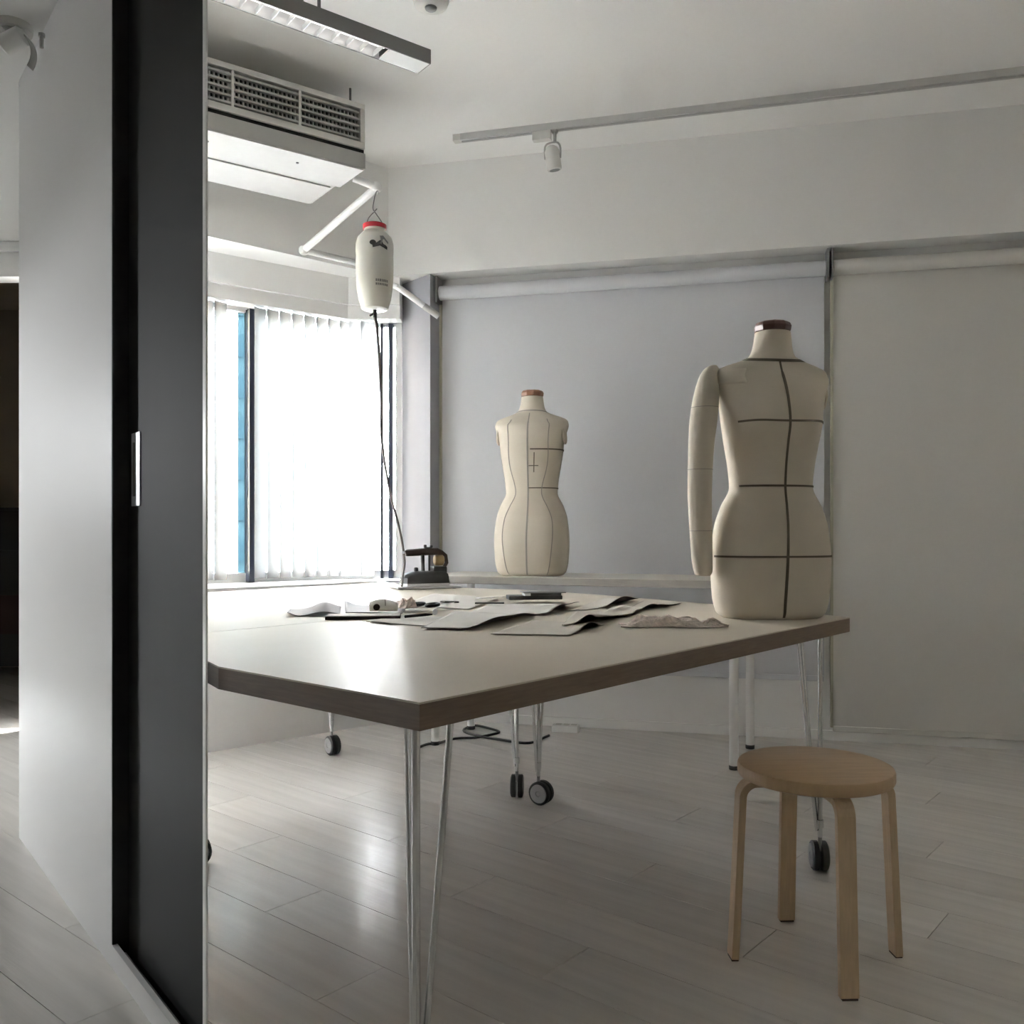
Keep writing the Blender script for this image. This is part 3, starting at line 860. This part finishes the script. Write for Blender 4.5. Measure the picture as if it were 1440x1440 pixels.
mb = MB(); mb.tube([(.074, 0, .126), (.094, 0, .112), (.098, 0, .085), (.085, 0, .066)], .0085, 12)
mb.build('steam_pipe', 'bakelite', ir, smooth=True)
mb = MB(); mb.lathe([(.016, -.02), (.02, -.016), (.02, .016), (.016, .02)], 16, Matrix.Translation((.06, -.012, .095)) @ Matrix.Rotation(PI / 2, 4, 'Y'))
mb.build('solenoid_valve', 'brass', ir, smooth=True)
mb = MB(); mb.box(.0, .03, -.007, .007, .138, .145); mb.lathe([(.006, .142), (.007, .152), (.004, .154)], 10, Matrix.Translation((.004, 0, 0))); mb.lathe([(.006, .142), (.007, .150), (.004, .152)], 10, Matrix.Translation((.030, 0, 0)))
mb.build('trigger', 'black', ir, smooth=True)
mb = MB(); mb.lathe([(.007, .045), (.009, .055), (.009, .066), (.005, .069)], 12, Matrix.Translation((-.035, 0, 0)))
mb.build('knob', 'black', ir, smooth=True)

BX, BY = (527 - CX) / F * 3.9, 3.9
zt = lambda y: H - (y - HY) / F * 3.9
bt_ = thing('water_bottle', 'milky hanging water tank with a red cap feeding the iron', 'bottle', (BX, BY, zt(436)))
z0 = zt(436)
hgt = zt(322) - z0
prof = [(.050, 0), (.058, .004), (.070, .045), (.077, .09), (.080, .14), (.0815, .19), (.080, .235), (.0815, .255), (.081, .285), (.074, .310), (.060, .325), (.046, hgt - .012), (.046, hgt)]
MB().lathe(prof, 40).build('tank', 'milky', bt_, smooth=True)
MB().lathe([(.050, hgt - .002), (.051, hgt + .002), (.051, hgt + .016), (.046, hgt + .019)], 24).build('cap', 'red', bt_, smooth=True)
mb = MB()
hk = smooth_path([(-.036, 0, hgt + .010), (-.028, 0, hgt + .045), (-.002, 0, hgt + .075), (.010, .0, hgt + .088)], 5)
mb.tube(hk, .0022, 8)
hk2 = smooth_path([(.036, 0, hgt + .010), (.030, 0, hgt + .03), (.004, 0, hgt + .068), (-.008, 0, hgt + .088), (-.004, 0, hgt + .12), (.004, 0, hgt + .155), (.012, 0, hgt + .165), (.016, 0, hgt + .15)], 5)
mb.tube(hk2, .0022, 8)
mb.build('hanger', 'lampgrey', bt_, smooth=True)
def on_tank(ang, z, off=.0012):
    rr = interp([p[1] for p in prof], [p[0] for p in prof], z) + off
    return (rr * math.sin(ang), -rr * math.cos(ang), z)
def patch(pts, name, m):
    """flat print on the tank: outline in (angle, z)"""
    mb = MB(); c = (sum(p[0] for p in pts) / len(pts), sum(p[1] for p in pts) / len(pts))
    k = 5; rows = []
    for a, z in pts + [pts[0]]:
        rows.append([on_tank(c[0] + (a - c[0]) * i / k, c[1] + (z - c[1]) * i / k) for i in range(k + 1)])
    mb.grid(rows).build(name, m, bt_)
zz = lambda y: zt(y) - z0
def star(ca, cz, ra, rz_, n=5, rot=0.3):
    out = []
    for i in range(2 * n):
        q = rot + PI * i / n; s_ = 1 if i % 2 == 0 else .5
        out.append((ca + ra * s_ * math.sin(q), cz + rz_ * s_ * math.cos(q)))
    return out
patch([(.05 + .17 * math.cos(i * PI / 8), zz(349) + .011 * math.sin(i * PI / 8)) for i in range(16)], 'emblem', 'black')
patch([(.02, zz(352)), (.45, zz(345)), (.85, zz(353)), (.85, zz(357)), (.42, zz(353)), (.05, zz(356))], 'emblem', 'black')
patch([(.42, zz(339)), (.62, zz(338)), (.92, zz(346)), (.9, zz(349)), (.6, zz(342)), (.46, zz(345))], 'emblem', 'lampgrey')
patch([(.40, zz(350)), (.55, zz(340)), (.62, zz(341)), (.5, zz(351))], 'emblem', 'lampgrey')
for y0, y1 in ((398.5, 402), (404, 407)):
    x_ = .20
    while x_ < .86:
        w_ = random.uniform(.06, .11)
        patch([(x_, zz(y1)), (x_ + w_, zz(y1)), (x_ + w_, zz(y0)), (x_, zz(y0))], 'print', 'lampgrey'); x_ += w_ + .03
mb = MB(); mb.tube([(0, 0, .002), (0, 0, -.034)], .0095, 12); mb.tube([(0, 0, -.012), (-.020, -.012, -.028)], .0045, 8)
mb.build('tap', 'rubber', bt_, smooth=True)
hp_ = [(BX, BY, z0 - .034), deep(531, 470, 3.9), deep(536, 560, 3.9), deep(537, 620, 3.9), deep(548, 690, 3.91), deep(562, 745, 3.925), deep(567.5, 775, 3.93)]
hs = MB().tube(smooth_path(hp_, 8), [.0085 - .0035 * min(1, i / 40) for i in range(49)], 10).build('water_hose', 'hose', None, smooth=True)
tag(hs, 'thin grey hose running from the hanging tank down to the iron', 'hose')
hp2 = [deep(567.5, 779, 3.89), deep(569, 792, 3.885), deep(567, 805, 3.885), at(565, 824, TZ + .019) + Vector((0, .0, .0))]
hs2 = MB().tube(smooth_path(hp2, 6), .005, 8).build('power_cord', 'hose', None, smooth=True)
tag(hs2, 'short dark cord drooping from the iron handle to its rest', 'cord')

# ------------------------------------------------------------------ air conditioner under the ceiling
aa = Vector((-.811, -.585)).normalized(); ab = Vector((-.585, .811)).normalized()
ac0 = deep(513.5, 238, 3.75)
ac = thing('air_conditioner', 'ceiling hung air conditioner with a dark louvre grille', 'air conditioner', (ac0.x, ac0.y, 2.50))
AX = Matrix(((aa.x, ab.x, 0, 0), (aa.y, ab.y, 0, 0), (0, 0, 1, 0), (0, 0, 0, 1)))
ACL, ZF0, ZF1 = 1.16, .082, .268
def acp(mb, name, m, **k):
    mb.v = [tuple(AX @ Vector(v)) for v in mb.v]
    return mb.build(name, m, ac, **k)
acp(MB().box(0.003, ACL, .05, .52, .060, .262), 'casing', 'plastic', bevel=.004)
acp(MB().box(0.02, ACL - .02, .035, .052, ZF0 + .012, ZF1 - .012), 'air_outlet', 'acdark')
mb = MB(); mb.box(0, ACL, .0, .05, ZF1 - .022, ZF1); mb.box(0, ACL, .0, .05, ZF0, ZF0 + .026); mb.box(0, .020, 0, .05, ZF0 + .026, ZF1 - .022); mb.box(ACL - .02, ACL, 0, .05, ZF0 + .026, ZF1 - .022)
acp(mb, 'front_frame', 'plastic', bevel=.002)
secs = 4; g0, g1 = .020, ACL - .020; gw = .262
xs_ = [.020, .285, .555, .825, ACL - .02]
for x_ in xs_[1:-1]: acp(MB().box(x_ - .005, x_ + .005, .002, .04, ZF0 + .026, ZF1 - .022), 'grille_bar', 'plastic')
for i in range(len(xs_) - 1):
    lo, hi = xs_[i] + .004, xs_[i + 1] - .004
    nh = 5
    for k in range(nh):
        z = ZF0 + .026 + (ZF1 - ZF0 - .048) * (k + .5) / nh
        acp(MB().box(lo, hi, .006, .022, z - .004, z + .004), 'slat', 'slat')
    nv = 15
    for k in range(nv):
        x_ = lo + (hi - lo) * (k + .5) / nv
        acp(MB().box(x_ - .0028, x_ + .0028, .020, .034, ZF0 + .026, ZF1 - .022), 'slat', 'slat')
acp(MB().box(0.0, ACL, .012, .05, .066, .082), 'shadow_gap', 'acdark')
acp(MB().box(-.004, ACL, .004, .06, .0, .066), 'front_panel', 'slat', bevel=.003)
acp(MB().box(.004, ACL, .004, .235, -.006, .0), 'bottom_panel', 'acpanel', bevel=.002)
acp(MB().box(.02, ACL, .06, .51, .001, .060), 'inner_body', 'slat')
acp(MB().box(.035, ACL, .265, .50, -.006, .001), 'intake_panel', 'acpanel', bevel=.002)
mb = MB(); mb.lathe([(.005, -.010), (.006, -.006)], 10, Matrix.Translation((.26, .09, 0))); mb.lathe([(.004, -.010), (.005, -.006)], 10, Matrix.Translation((.62, .10, 0)))
acp(mb, 'screw', 'lampgrey')
mb = MB(); mb.tube([(.02, .10, .26), (.02, .10, CEIL - 2.50 + .002)], .005, 8); mb.tube([(.02, .42, .26), (.02, .42, CEIL - 2.50 + .002)], .005, 8)
mb.tube([(ACL - .04, .10, .26), (ACL - .04, .10, CEIL - 2.50 + .002)], .005, 8); mb.box(-.022, .03, .08, .12, .262, .268)
acp(mb, 'hanging_rod', 'lampgrey')

# white drain pipe from the air conditioner along the window wall
pts = [deep(497, 250, 3.90), deep(530, 263, 3.93), deep(427, 352, 4.27), (*WW(.22, -.022), 2.335), (*WW(.05, -.03), 2.27), deep(560, 404, 4.50), deep(596, 430, 4.52)]
pp = MB()
P3 = [Vector(p) for p in pts]
pp.tube([P3[0], P3[1]], .0165, 14); pp.tube([P3[1], P3[2]], .0165, 14); pp.tube(P3[2:], .0150, 14)
pr = thing('drain_pipe', 'white plastic drain pipe bent from the air conditioner along the window wall', 'pipe', P3[2])
pp.v = [tuple(Vector(v) - P3[2]) for v in pp.v]
pp.build('pipe', 'white', pr, smooth=True)
e = MB()
for p in P3[1:3]:
    e.lathe([(.004, -.022), (.016, -.018), (.022, -.008), (.022, .008), (.016, .018), (.004, .022)], 14, Matrix.Translation(p - P3[2]))
e.build('elbow', 'white', pr, smooth=True)
e = MB().tube([P3[6] - P3[2], deep(617, 445, 4.54) - P3[2]], .0165, 12); e.build('pipe_sleeve', 'slat', pr, smooth=True)

# ------------------------------------------------------------------ fluorescent fixture
fe = deep(606, 90, 3.13); fd = Vector((-.797, -.604)); fn = Vector((-.604, .797))
fx = thing('fluorescent_lamp', 'long grey fluorescent lamp with a silver louvre under the ceiling', 'lamp', fe)
FX = Matrix(((fd.x, fn.x, 0, 0), (fd.y, fn.y, 0, 0), (0, 0, 1, 0), (0, 0, 0, 1)))
def fp(mb, name, m, **k):
    mb.v = [tuple(FX @ Vector(v)) for v in mb.v]
    return mb.build(name, m, fx, **k)
FL = 1.24
mb = MB(); mb.box(0, FL, 0, .004, 0, .05); mb.box(0, FL, .082, .086, 0, .05); mb.box(0, FL, 0, .086, .046, .05); mb.box(0, .004, 0, .086, 0, .05); mb.box(FL - .004, FL, 0, .086, 0, .05)
fp(mb, 'housing', 'lampgrey')
fp(MB().box(.004, .16, .004, .082, .0, .006), 'end_cover', 'silver')
fp(MB().tube([(.16, .043, .028), (FL - .1, .043, .028)], .008, 12), 'tube', 'tube', smooth=True)
fp(MB().box(.16, FL - .004, .004, .0065, .001, .045), 'reflector', 'silver'); fp(MB().box(.16, FL - .004, .0795, .082, .001, .045), 'reflector', 'silver')
k = .18
while k < FL - .05:
    fp(MB().box(k, k + .003, .006, .080, .002, .020), 'louvre_blade', 'silver'); k += .052
zc_ = CEIL - fe.z
mb = MB(); mb.box(.36, .50, .02, .066, zc_ - .045, zc_ + .001); mb.tube([(.40, .043, .05), (.40, .043, zc_ - .044)], .006, 8); mb.tube([(.46, .043, .05), (.46, .043, zc_ - .044)], .006, 8)
fp(mb, 'ceiling_mount', 'lampgrey')
mb = MB(); mb.tube([(1.1, .043, .05), (1.1, .043, zc_)], .006, 8); fp(mb, 'hanging_rod', 'lampgrey')
# smoke detector
sd = at(606, -6, CEIL)
sdt = thing('smoke_detector', 'round white smoke detector on the ceiling beside the lamp', 'detector', (sd.x, sd.y, CEIL))
MB().lathe([(.040, -.042), (.058, -.034), (.064, -.018), (.064, 0.001)], 32).build('detector_body', 'plastic', sdt, smooth=True)
MB().lathe([(.014, -.052), (.02, -.048), (.022, -.040)], 20).build('sensor_dome', 'lampgrey', sdt, smooth=True)

# ------------------------------------------------------------------ ceiling track and spotlight
ta = at(640, 197.5, CEIL - .022); tb = at(1440, 103.5, CEIL - .022)
td = Vector((tb.x - ta.x, tb.y - ta.y)).normalized(); tn = Vector((-td.y, td.x))
trk = thing('lighting_track', 'long white lighting track across the ceiling by the back wall', 'track', (ta.x, ta.y, CEIL))
def trp(mb, name, m, par=None, **k):
    X = Matrix(((td.x, tn.x, 0, 0), (td.y, tn.y, 0, 0), (0, 0, 1, 0), (0, 0, 0, 1)))
    mb.v = [tuple(X @ Vector(v)) for v in mb.v]
    return mb.build(name, m, par or trk, **k)
mb = MB(); mb.box(0, 3.1, -.018, -.006, -.030, 0.001); mb.box(0, 3.1, .006, .018, -.030, 0.001); mb.box(0, 3.1, -.006, .006, -.006, 0.001)
trp(mb, 'rail', 'trackgrey')
trp(MB().box(-.006, .03, -.0185, .0185, -.0305, 0.001), 'end_cap', 'plastic')
k0 = at(776, 190, CEIL - .03); tl = (Vector((k0.x, k0.y)) - Vector((ta.x, ta.y))).dot(td)
spt = thing('track_spotlight', 'small white spotlight hanging from the lighting track', 'spotlight', (ta.x + td.x * tl, ta.y + td.y * tl, CEIL - .0305))
trp(MB().box(-.080, .006, -.018, .018, -.040, 0), 'adapter_box', 'plastic', spt, bevel=.002)
mb = MB(); mb.lathe([(.014, -.012), (.016, 0)], 14, Matrix.Translation((.024, 0, 0))); mb.tube([(.024, 0, 0), (.024, 0, -.052)], .007, 10)
trp(mb, 'stem', 'slat', spt, smooth=True)
mb = MB()
mb.tube(smooth_path([(-.022, 0, -.128), (-.024, 0, -.085), (-.020, 0, -.066), (-.004, 0, -.056), (.026, 0, -.054), (.042, 0, -.062), (.050, 0, -.085), (.050, 0, -.128)], 4), .0045, 8)
trp(mb, 'yoke', 'slat', spt, smooth=True)
mb = MB(); mb.lathe([(.030, -.075), (.034, -.070), (.034, .010), (.026, .026), (.012, .036)], 28, Matrix.Translation((.012, 0, -.105)) @ Matrix.Rotation(.16, 4, 'X') @ Matrix.Rotation(-.12, 4, 'Y'))
trp(mb, 'lamp_can', 'plastic', spt, smooth=True)
mb = MB(); mb.lathe([(.022, -.077), (.026, -.074)], 20, Matrix.Translation((.012, 0, -.105)) @ Matrix.Rotation(.16, 4, 'X') @ Matrix.Rotation(-.12, 4, 'Y'))
trp(mb, 'lens', 'lampgrey', spt)

# left room ceiling spotlight
lp = at(28, 30, LCEIL)
ls = thing('ceiling_spotlight', 'white ceiling spotlight with a curved bracket at top left', 'spotlight', (lp.x, lp.y, LCEIL))
MB().lathe([(.05, -.02), (.052, -.004), (.052, .001)], 24, Matrix.Translation((-.03, .02, 0))).build('ceiling_rose', 'plastic', ls, smooth=True)
mb = MB(); arc = []
for i in range(15):
    q = i / 14 * 2.1
    arc.append((-.045 + .085 * math.sin(q), 0, -.02 - .075 * (1 - math.cos(q))))
mb.grid([[(p[0], -.014, p[2]), (p[0], .014, p[2])] for p in arc])
mb.build('bracket', 'slat', ls, smooth=True, solid=.004)
MB().lathe([(.02, -.035), (.028, -.03), (.028, .03), (.015, .04)], 20, Matrix.Translation((-.02, 0, -.055)) @ Matrix.Rotation(1.1, 4, 'Y')).build('lamp_can', 'white', ls, smooth=True)
mb = MB(); mb.tube([(.062, 0, -.075), (.062, 0, -.04)], .006, 8); mb.lathe([(.009, -.045), (.009, -.035)], 10, Matrix.Translation((.062, 0, 0)))
mb.build('knob', 'plastic', ls, smooth=True)

# ------------------------------------------------------------------ cloth pieces and tools on the table
def sheet(name, label, cat, corners, z, bumps, m, group=None, n=20, th=.0016, wob=.0012, back=True):
    """cloth with four corner pixels on the table (near-left, near-right, far-right, far-left), lifted by bumps (u,v,ru,rv,h)"""
    P = [at(x, y, TZ) for x, y in corners]
    c = sum(P, Vector()) / 4
    rows = []
    ph = random.random() * 6
    for i in range(n + 1):
        v = i / n; row = []
        for j in range(n + 1):
            u = j / n
            p = (P[0] * (1 - u) + P[1] * u) * (1 - v) + (P[3] * (1 - u) + P[2] * u) * v
            h = th / 2 + .0002 + wob * (1 + math.sin(u * 7 + ph) * math.cos(v * 6 + ph * 2)) * .5
            for bu_, bv_, ru, rv, hh in bumps: h += hh * math.exp(-((u - bu_) / ru) ** 2 - ((v - bv_) / rv) ** 2)
            row.append((p.x - c.x, p.y - c.y, h))
        rows.append(row)
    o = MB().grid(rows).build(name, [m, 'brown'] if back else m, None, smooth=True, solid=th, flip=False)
    if back: o.modifiers['thickness'].material_offset = 1  # dark back faces stand in for shade under the lifted edges
    o.location = (c.x, c.y, z)
    return tag(o, label, cat, group)
G = 'calico pieces strewn over the near table'
SH = [
 ('cloth_piece', 'grey felt piece raised in a peak, leftmost on the table', [(404, 868), (478, 866), (480, 856), (408, 858)], 0, [(.68, .6, .28, .6, .028), (0, .1, .12, .5, .012)], 'cloth3'),
 ('cloth_piece', 'pale cloth piece with an upturned corner, shade coloured on its back, behind the ruler', [(486, 862), (566, 863), (575, 851), (484, 852)], 0, [(0, .95, .13, .25, .016)], 'cloth3'),
 ('cloth_piece', 'grey cloth sheet lying below the scissors at the front of the pile', [(515, 876), (640, 884), (650, 870), (560, 866)], 0, [(.05, .1, .3, .2, .004)], 'cloth1'),
 ('cloth_piece', 'wide pale sheet with a long lifted front edge in mid pile', [(592, 886), (668, 887), (752, 868), (640, 862)], .004, [(1.0, .35, .10, .35, .018), (1.0, .8, .08, .2, .010)], 'cloth1'),
 ('cloth_piece', 'pale sheet lying in front of the black case', [(655, 866), (770, 866), (815, 852), (690, 851)], .003, [(1.0, .35, .09, .30, .016), (1.0, .85, .09, .3, .012)], 'cloth1'),
 ('cloth_piece', 'pale warm sheet at the very front centre of the pile', [(690, 893), (800, 895), (850, 879), (750, 874)], .001, [(1.0, .55, .09, .25, .017)], 'cloth2'),
 ('cloth_piece', 'curled warm cloth with shade coloured on its underside left of the lace', [(790, 882), (838, 879), (886, 864), (810, 862)], .004, [(.80, .0, .32, .45, .024)], 'cloth2'),
 ('cloth_piece', 'warm cloth with one upturned corner at the back right', [(800, 860), (852, 856), (898, 845), (850, 842)], .001, [(1.0, .5, .16, .40, .026)], 'cloth2'),
 ('cloth_piece', 'small warm scrap curling up behind the lace', [(872, 862), (925, 857), (958, 849), (905, 846)], .001, [(.85, .0, .28, .45, .017)], 'cloth2'),
 ('cloth_piece', 'small flat warm scrap between the curled cloth and the lace', [(838, 872), (890, 868), (905, 858), (862, 858)], .007, [(.3, .9, .25, .3, .006), (1.0, .3, .2, .3, .006)], 'cloth2'),
 ('cloth_piece', 'long pale sheet at the back beside the iron', [(560, 852), (660, 858), (700, 843), (610, 836)], .001, [(.5, .9, .3, .2, .003)], 'cloth1'),
]
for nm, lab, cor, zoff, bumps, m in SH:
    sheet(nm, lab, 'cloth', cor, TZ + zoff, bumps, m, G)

def oriented(px0, py0, px1, py1):
    a = at(px0, py0, TZ); b = at(px1, py1, TZ); d = b - a
    return (a + b) / 2, d.length, math.atan2(d.y, d.x)
# dark edged board
c, ln, rz = oriented(457, 872, 563, 871)
o = thing('pattern_board', 'long dark edged board lying at the left front of the cloth pile', 'board', (c.x, c.y, TZ + .0005), rz)
MB().box(-ln / 2, ln / 2, 0, .075, 0, .009).build('board', 'brown', o, bevel=.001)
MB().box(-ln / 2 + .002, ln / 2 - .002, .002, .073, .009, .0105).build('paper_face', 'cloth1', o)
# white pouch and beige ribbon on the board
c = at(536, 866, TZ)
o = thing('cotton_roll', 'bright white rolled cotton with a hollow end on the board', 'fabric roll', (c.x, c.y + .05, TZ + .0105), .2)
rows = []
for i in range(13):
    x_ = -.042 + .084 * i / 12; r_ = .008 + .0095 * math.sin(PI * (.18 + .72 * i / 12))
    rows.append([(x_, r_ * 1.3 * math.cos(2 * PI * k / 20), max(0, r_ + r_ * math.sin(2 * PI * k / 20))) for k in range(21)])
MB().grid(rows).build('roll', 'bright', o, smooth=True, solid=.002)
MB().lathe([(.006, 0), (.010, .001)], 14, Matrix.Translation((-.022, -.0225, .013)) @ Matrix.Rotation(PI / 2, 4, 'X')).build('hollow', 'brown', o)  # dark disc stands in for the shade inside the roll end
MB().tube([(.004, .024 * math.cos(q), .017 + .020 * math.sin(q)) for q in [PI * i / 10 for i in range(11)]], .0012, 6).build('band', 'seam', o, smooth=True)
def crumple(name, label, cat, c, sx, sy, hgt, m, rz=0, n=22, seed=1):
    rnd = random.Random(seed); bs = [(rnd.uniform(.15, .85), rnd.uniform(.2, .8), rnd.uniform(.05, .16), rnd.uniform(.12, .3), rnd.uniform(.3, 1) * hgt) for _ in range(16)]
    rows = []
    for i in range(n + 1):
        v = i / n; row = []
        for j in range(n * 2 + 1):
            u = j / (n * 2)
            e = min(1, 6 * min(u, 1 - u)) * min(1, 5 * min(v, 1 - v))
            h = .0012 + e * (max(b[4] * math.exp(-((u - b[0]) / b[2]) ** 2 - ((v - b[1]) / b[3]) ** 2) for b in bs))
            row.append(((u - .5) * sx + rnd.uniform(-1, 1) * .0025 + .008 * math.sin(v * 9 + seed), (v - .5) * sy + rnd.uniform(-1, 1) * .0025 + .010 * math.sin(u * 11 + seed), h + rnd.uniform(0, .0015)))
        rows.append(row)
    o = MB().grid(rows).build(name, m, None, smooth=True, solid=.0012)
    o.location = c; o.rotation_euler = (0, 0, rz)
    return tag(o, label, cat)
c = at(567, 862, TZ)
crumple('lace_ribbon', 'crumpled beige ribbon beside the white cotton roll', 'ribbon', (c.x, c.y + .06, TZ + .011), .06, .10, .035, 'lace', .2, 12, 5)
c = at(955, 882, TZ)
crumple('lace_trim', 'heap of pinkish beige lace in front of the dress form with the arm', 'lace', (c.x - .008, c.y + .02, TZ + .0008), .27, .085, .030, 'lace', -.05, 22, 3)
# scissors
c = at(609, 857, TZ)
o = thing('scissors', 'open dark handled scissors left of the pale sheets', 'scissors', (c.x, c.y, TZ + .012), 1.15)
for s in (-1, 1):
    Mx = Matrix.Rotation(s * .16, 4, 'Z')
    MB().prism([tuple((Mx @ Vector(p))[:2]) for p in [(-.01, -.005, 0), (.11, -.001, 0), (.112, .001, 0), (-.01, .006, 0)]], .001 + (s + 1) * .0015, .003 + (s + 1) * .0015).build('blade', 'alu', o)
    pts_ = [Mx @ Vector((-.06 + .035 * math.cos(q), -s * .020 + .016 * math.sin(q), .008)) for q in [2 * PI * i / 18 for i in range(18)]]
    MB().tube(pts_, .0055, 8, closed=True).build('handle', 'black', o, smooth=True)
MB().lathe([(.004, .0), (.004, .008)], 10).build('pivot', 'alu', o)
c = at(600, 872, TZ)
o = thing('tracing_wheel', 'small dark tracing tool lying in front of the scissors', 'tool', (c.x - .02, c.y, TZ + .010), .75)
MB().tube([(-.05, 0, .003), (.02, 0, .004), (.045, 0, .003)], [.004, .0045, .002], 10).build('handle', 'black', o, smooth=True)
MB().lathe([(.009, -.0008), (.009, .0008)], 18, Matrix.Translation((.055, 0, .0095)) @ Matrix.Rotation(PI / 2, 4, 'X')).build('wheel', 'alu', o)
c = at(632, 852, TZ)
o = thing('marker_pen', 'short dark pen lying on the pale sheet right of the scissors', 'pen', (c.x, c.y, TZ + .009), -.05)
MB().tube([(-.03, 0, .004), (.02, 0, .004)], .004, 10).build('pen_body', 'lampgrey', o, smooth=True); MB().tube([(.02, 0, .004), (.032, 0, .004)], .0032, 10).build('pen_cap', 'black', o, smooth=True)
# black case and white strips
c, ln, rz = oriented(716, 849, 791, 848)
o = thing('black_case', 'flat open black tool case at the back of the cloth pile', 'case', (c.x, c.y, TZ + .0125), rz)
MB().box(-ln / 2, ln / 2, 0, .07, 0, .014).build('case_body', 'black', o, bevel=.002)
MB().box(-ln / 2 + .05, ln / 2 + .012, -.004, .076, .0225, .026).build('lid', 'lampgrey', o, bevel=.001)
MB().box(ln / 2 - .13, ln / 2 - .004, .002, .07, .014, .0225).build('tray', 'rubber', o)
MB().box(-ln / 2 + .055, -ln / 2 + .075, -.002, .05, .014, .0225).build('latch', 'alu', o)
for (x0, y0, x1, y1, zz_, lab, mm) in ((672, 846, 712, 843, .010, 'thin white card strip left of the black case', 'bright'), (668, 853, 709, 853, .010, 'dark flat ruler in front of the white card strip', 'dimgrey')):
    c, ln, rz = oriented(x0, y0, x1, y1)
    nm = 'card_strip' if mm == 'bright' else 'flat_ruler'
    o = MB().box(-ln / 2, ln / 2, -.012, .012, 0, .004).build(nm, mm, None, bevel=.0006); o.location = (c.x, c.y, TZ + zz_); o.rotation_euler = (0, 0, rz)
    tag(o, lab, 'card' if mm == 'bright' else 'ruler')

# ------------------------------------------------------------------ on the floor under the tables
cp = [(570, 1060), (598, 1047), (615, 1045), (640, 1038.5), (668, 1037), (690, 1033), (702, 1029), (688, 1024), (668, 1020), (653, 1025), (656, 1033), (680, 1036), (705, 1040), (735, 1044.5), (752, 1043), (765, 1037), (772, 1034)]
pl = [at(x, y, .007) for x, y in cp]
for i, p in enumerate(pl): p.z = .0065 + (.010 if i == 10 else 0)
o = MB().tube(smooth_path(pl, 6), .006, 8).build('floor_cable', 'rubber', None, smooth=True)
tag(o, 'black cable looped on the floor under the tables', 'cable')
c = at(796, 1031, 0)
o = thing('socket_block', 'small white extension socket on the floor near the back wall', 'socket', (c.x, c.y + .03, 0), -.24)
MB().box(-.065, .065, -.028, .028, 0, .036).build('socket_body', 'white', o, bevel=.004)
for x_ in (-.035, .005, .042):
    MB().box(x_ - .014, x_ + .014, -.014, .014, .036, .0375).build('outlet', 'plastic', o)

# ------------------------------------------------------------------ dim room beyond the left doorway
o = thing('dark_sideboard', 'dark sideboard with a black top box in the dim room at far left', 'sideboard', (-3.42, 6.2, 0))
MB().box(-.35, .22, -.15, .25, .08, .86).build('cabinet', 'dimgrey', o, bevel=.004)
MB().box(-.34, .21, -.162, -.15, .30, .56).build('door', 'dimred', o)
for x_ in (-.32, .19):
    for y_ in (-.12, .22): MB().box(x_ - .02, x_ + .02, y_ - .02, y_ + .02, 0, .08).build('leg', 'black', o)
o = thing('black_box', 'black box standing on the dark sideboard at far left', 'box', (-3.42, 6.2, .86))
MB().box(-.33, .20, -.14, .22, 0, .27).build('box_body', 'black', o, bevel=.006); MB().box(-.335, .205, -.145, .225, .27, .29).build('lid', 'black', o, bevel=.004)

# ------------------------------------------------------------------ building across the street, seen between the vanes
bd = thing('building', 'pale blue tower block seen through the gap in the vertical blind', 'building', (-6.2, 22, -14))
MB().box(-4, 2.2, 0, 5, 0, 30).build('wall', 'facade', bd)
for fl in range(30):
    for k in range(4):
        MB().box(-3.4 + k * 1.35, -2.5 + k * 1.35, -.05, .04, fl * 1.0 + .25, fl * 1.0 + .78).build('window', 'facadeglass', bd)
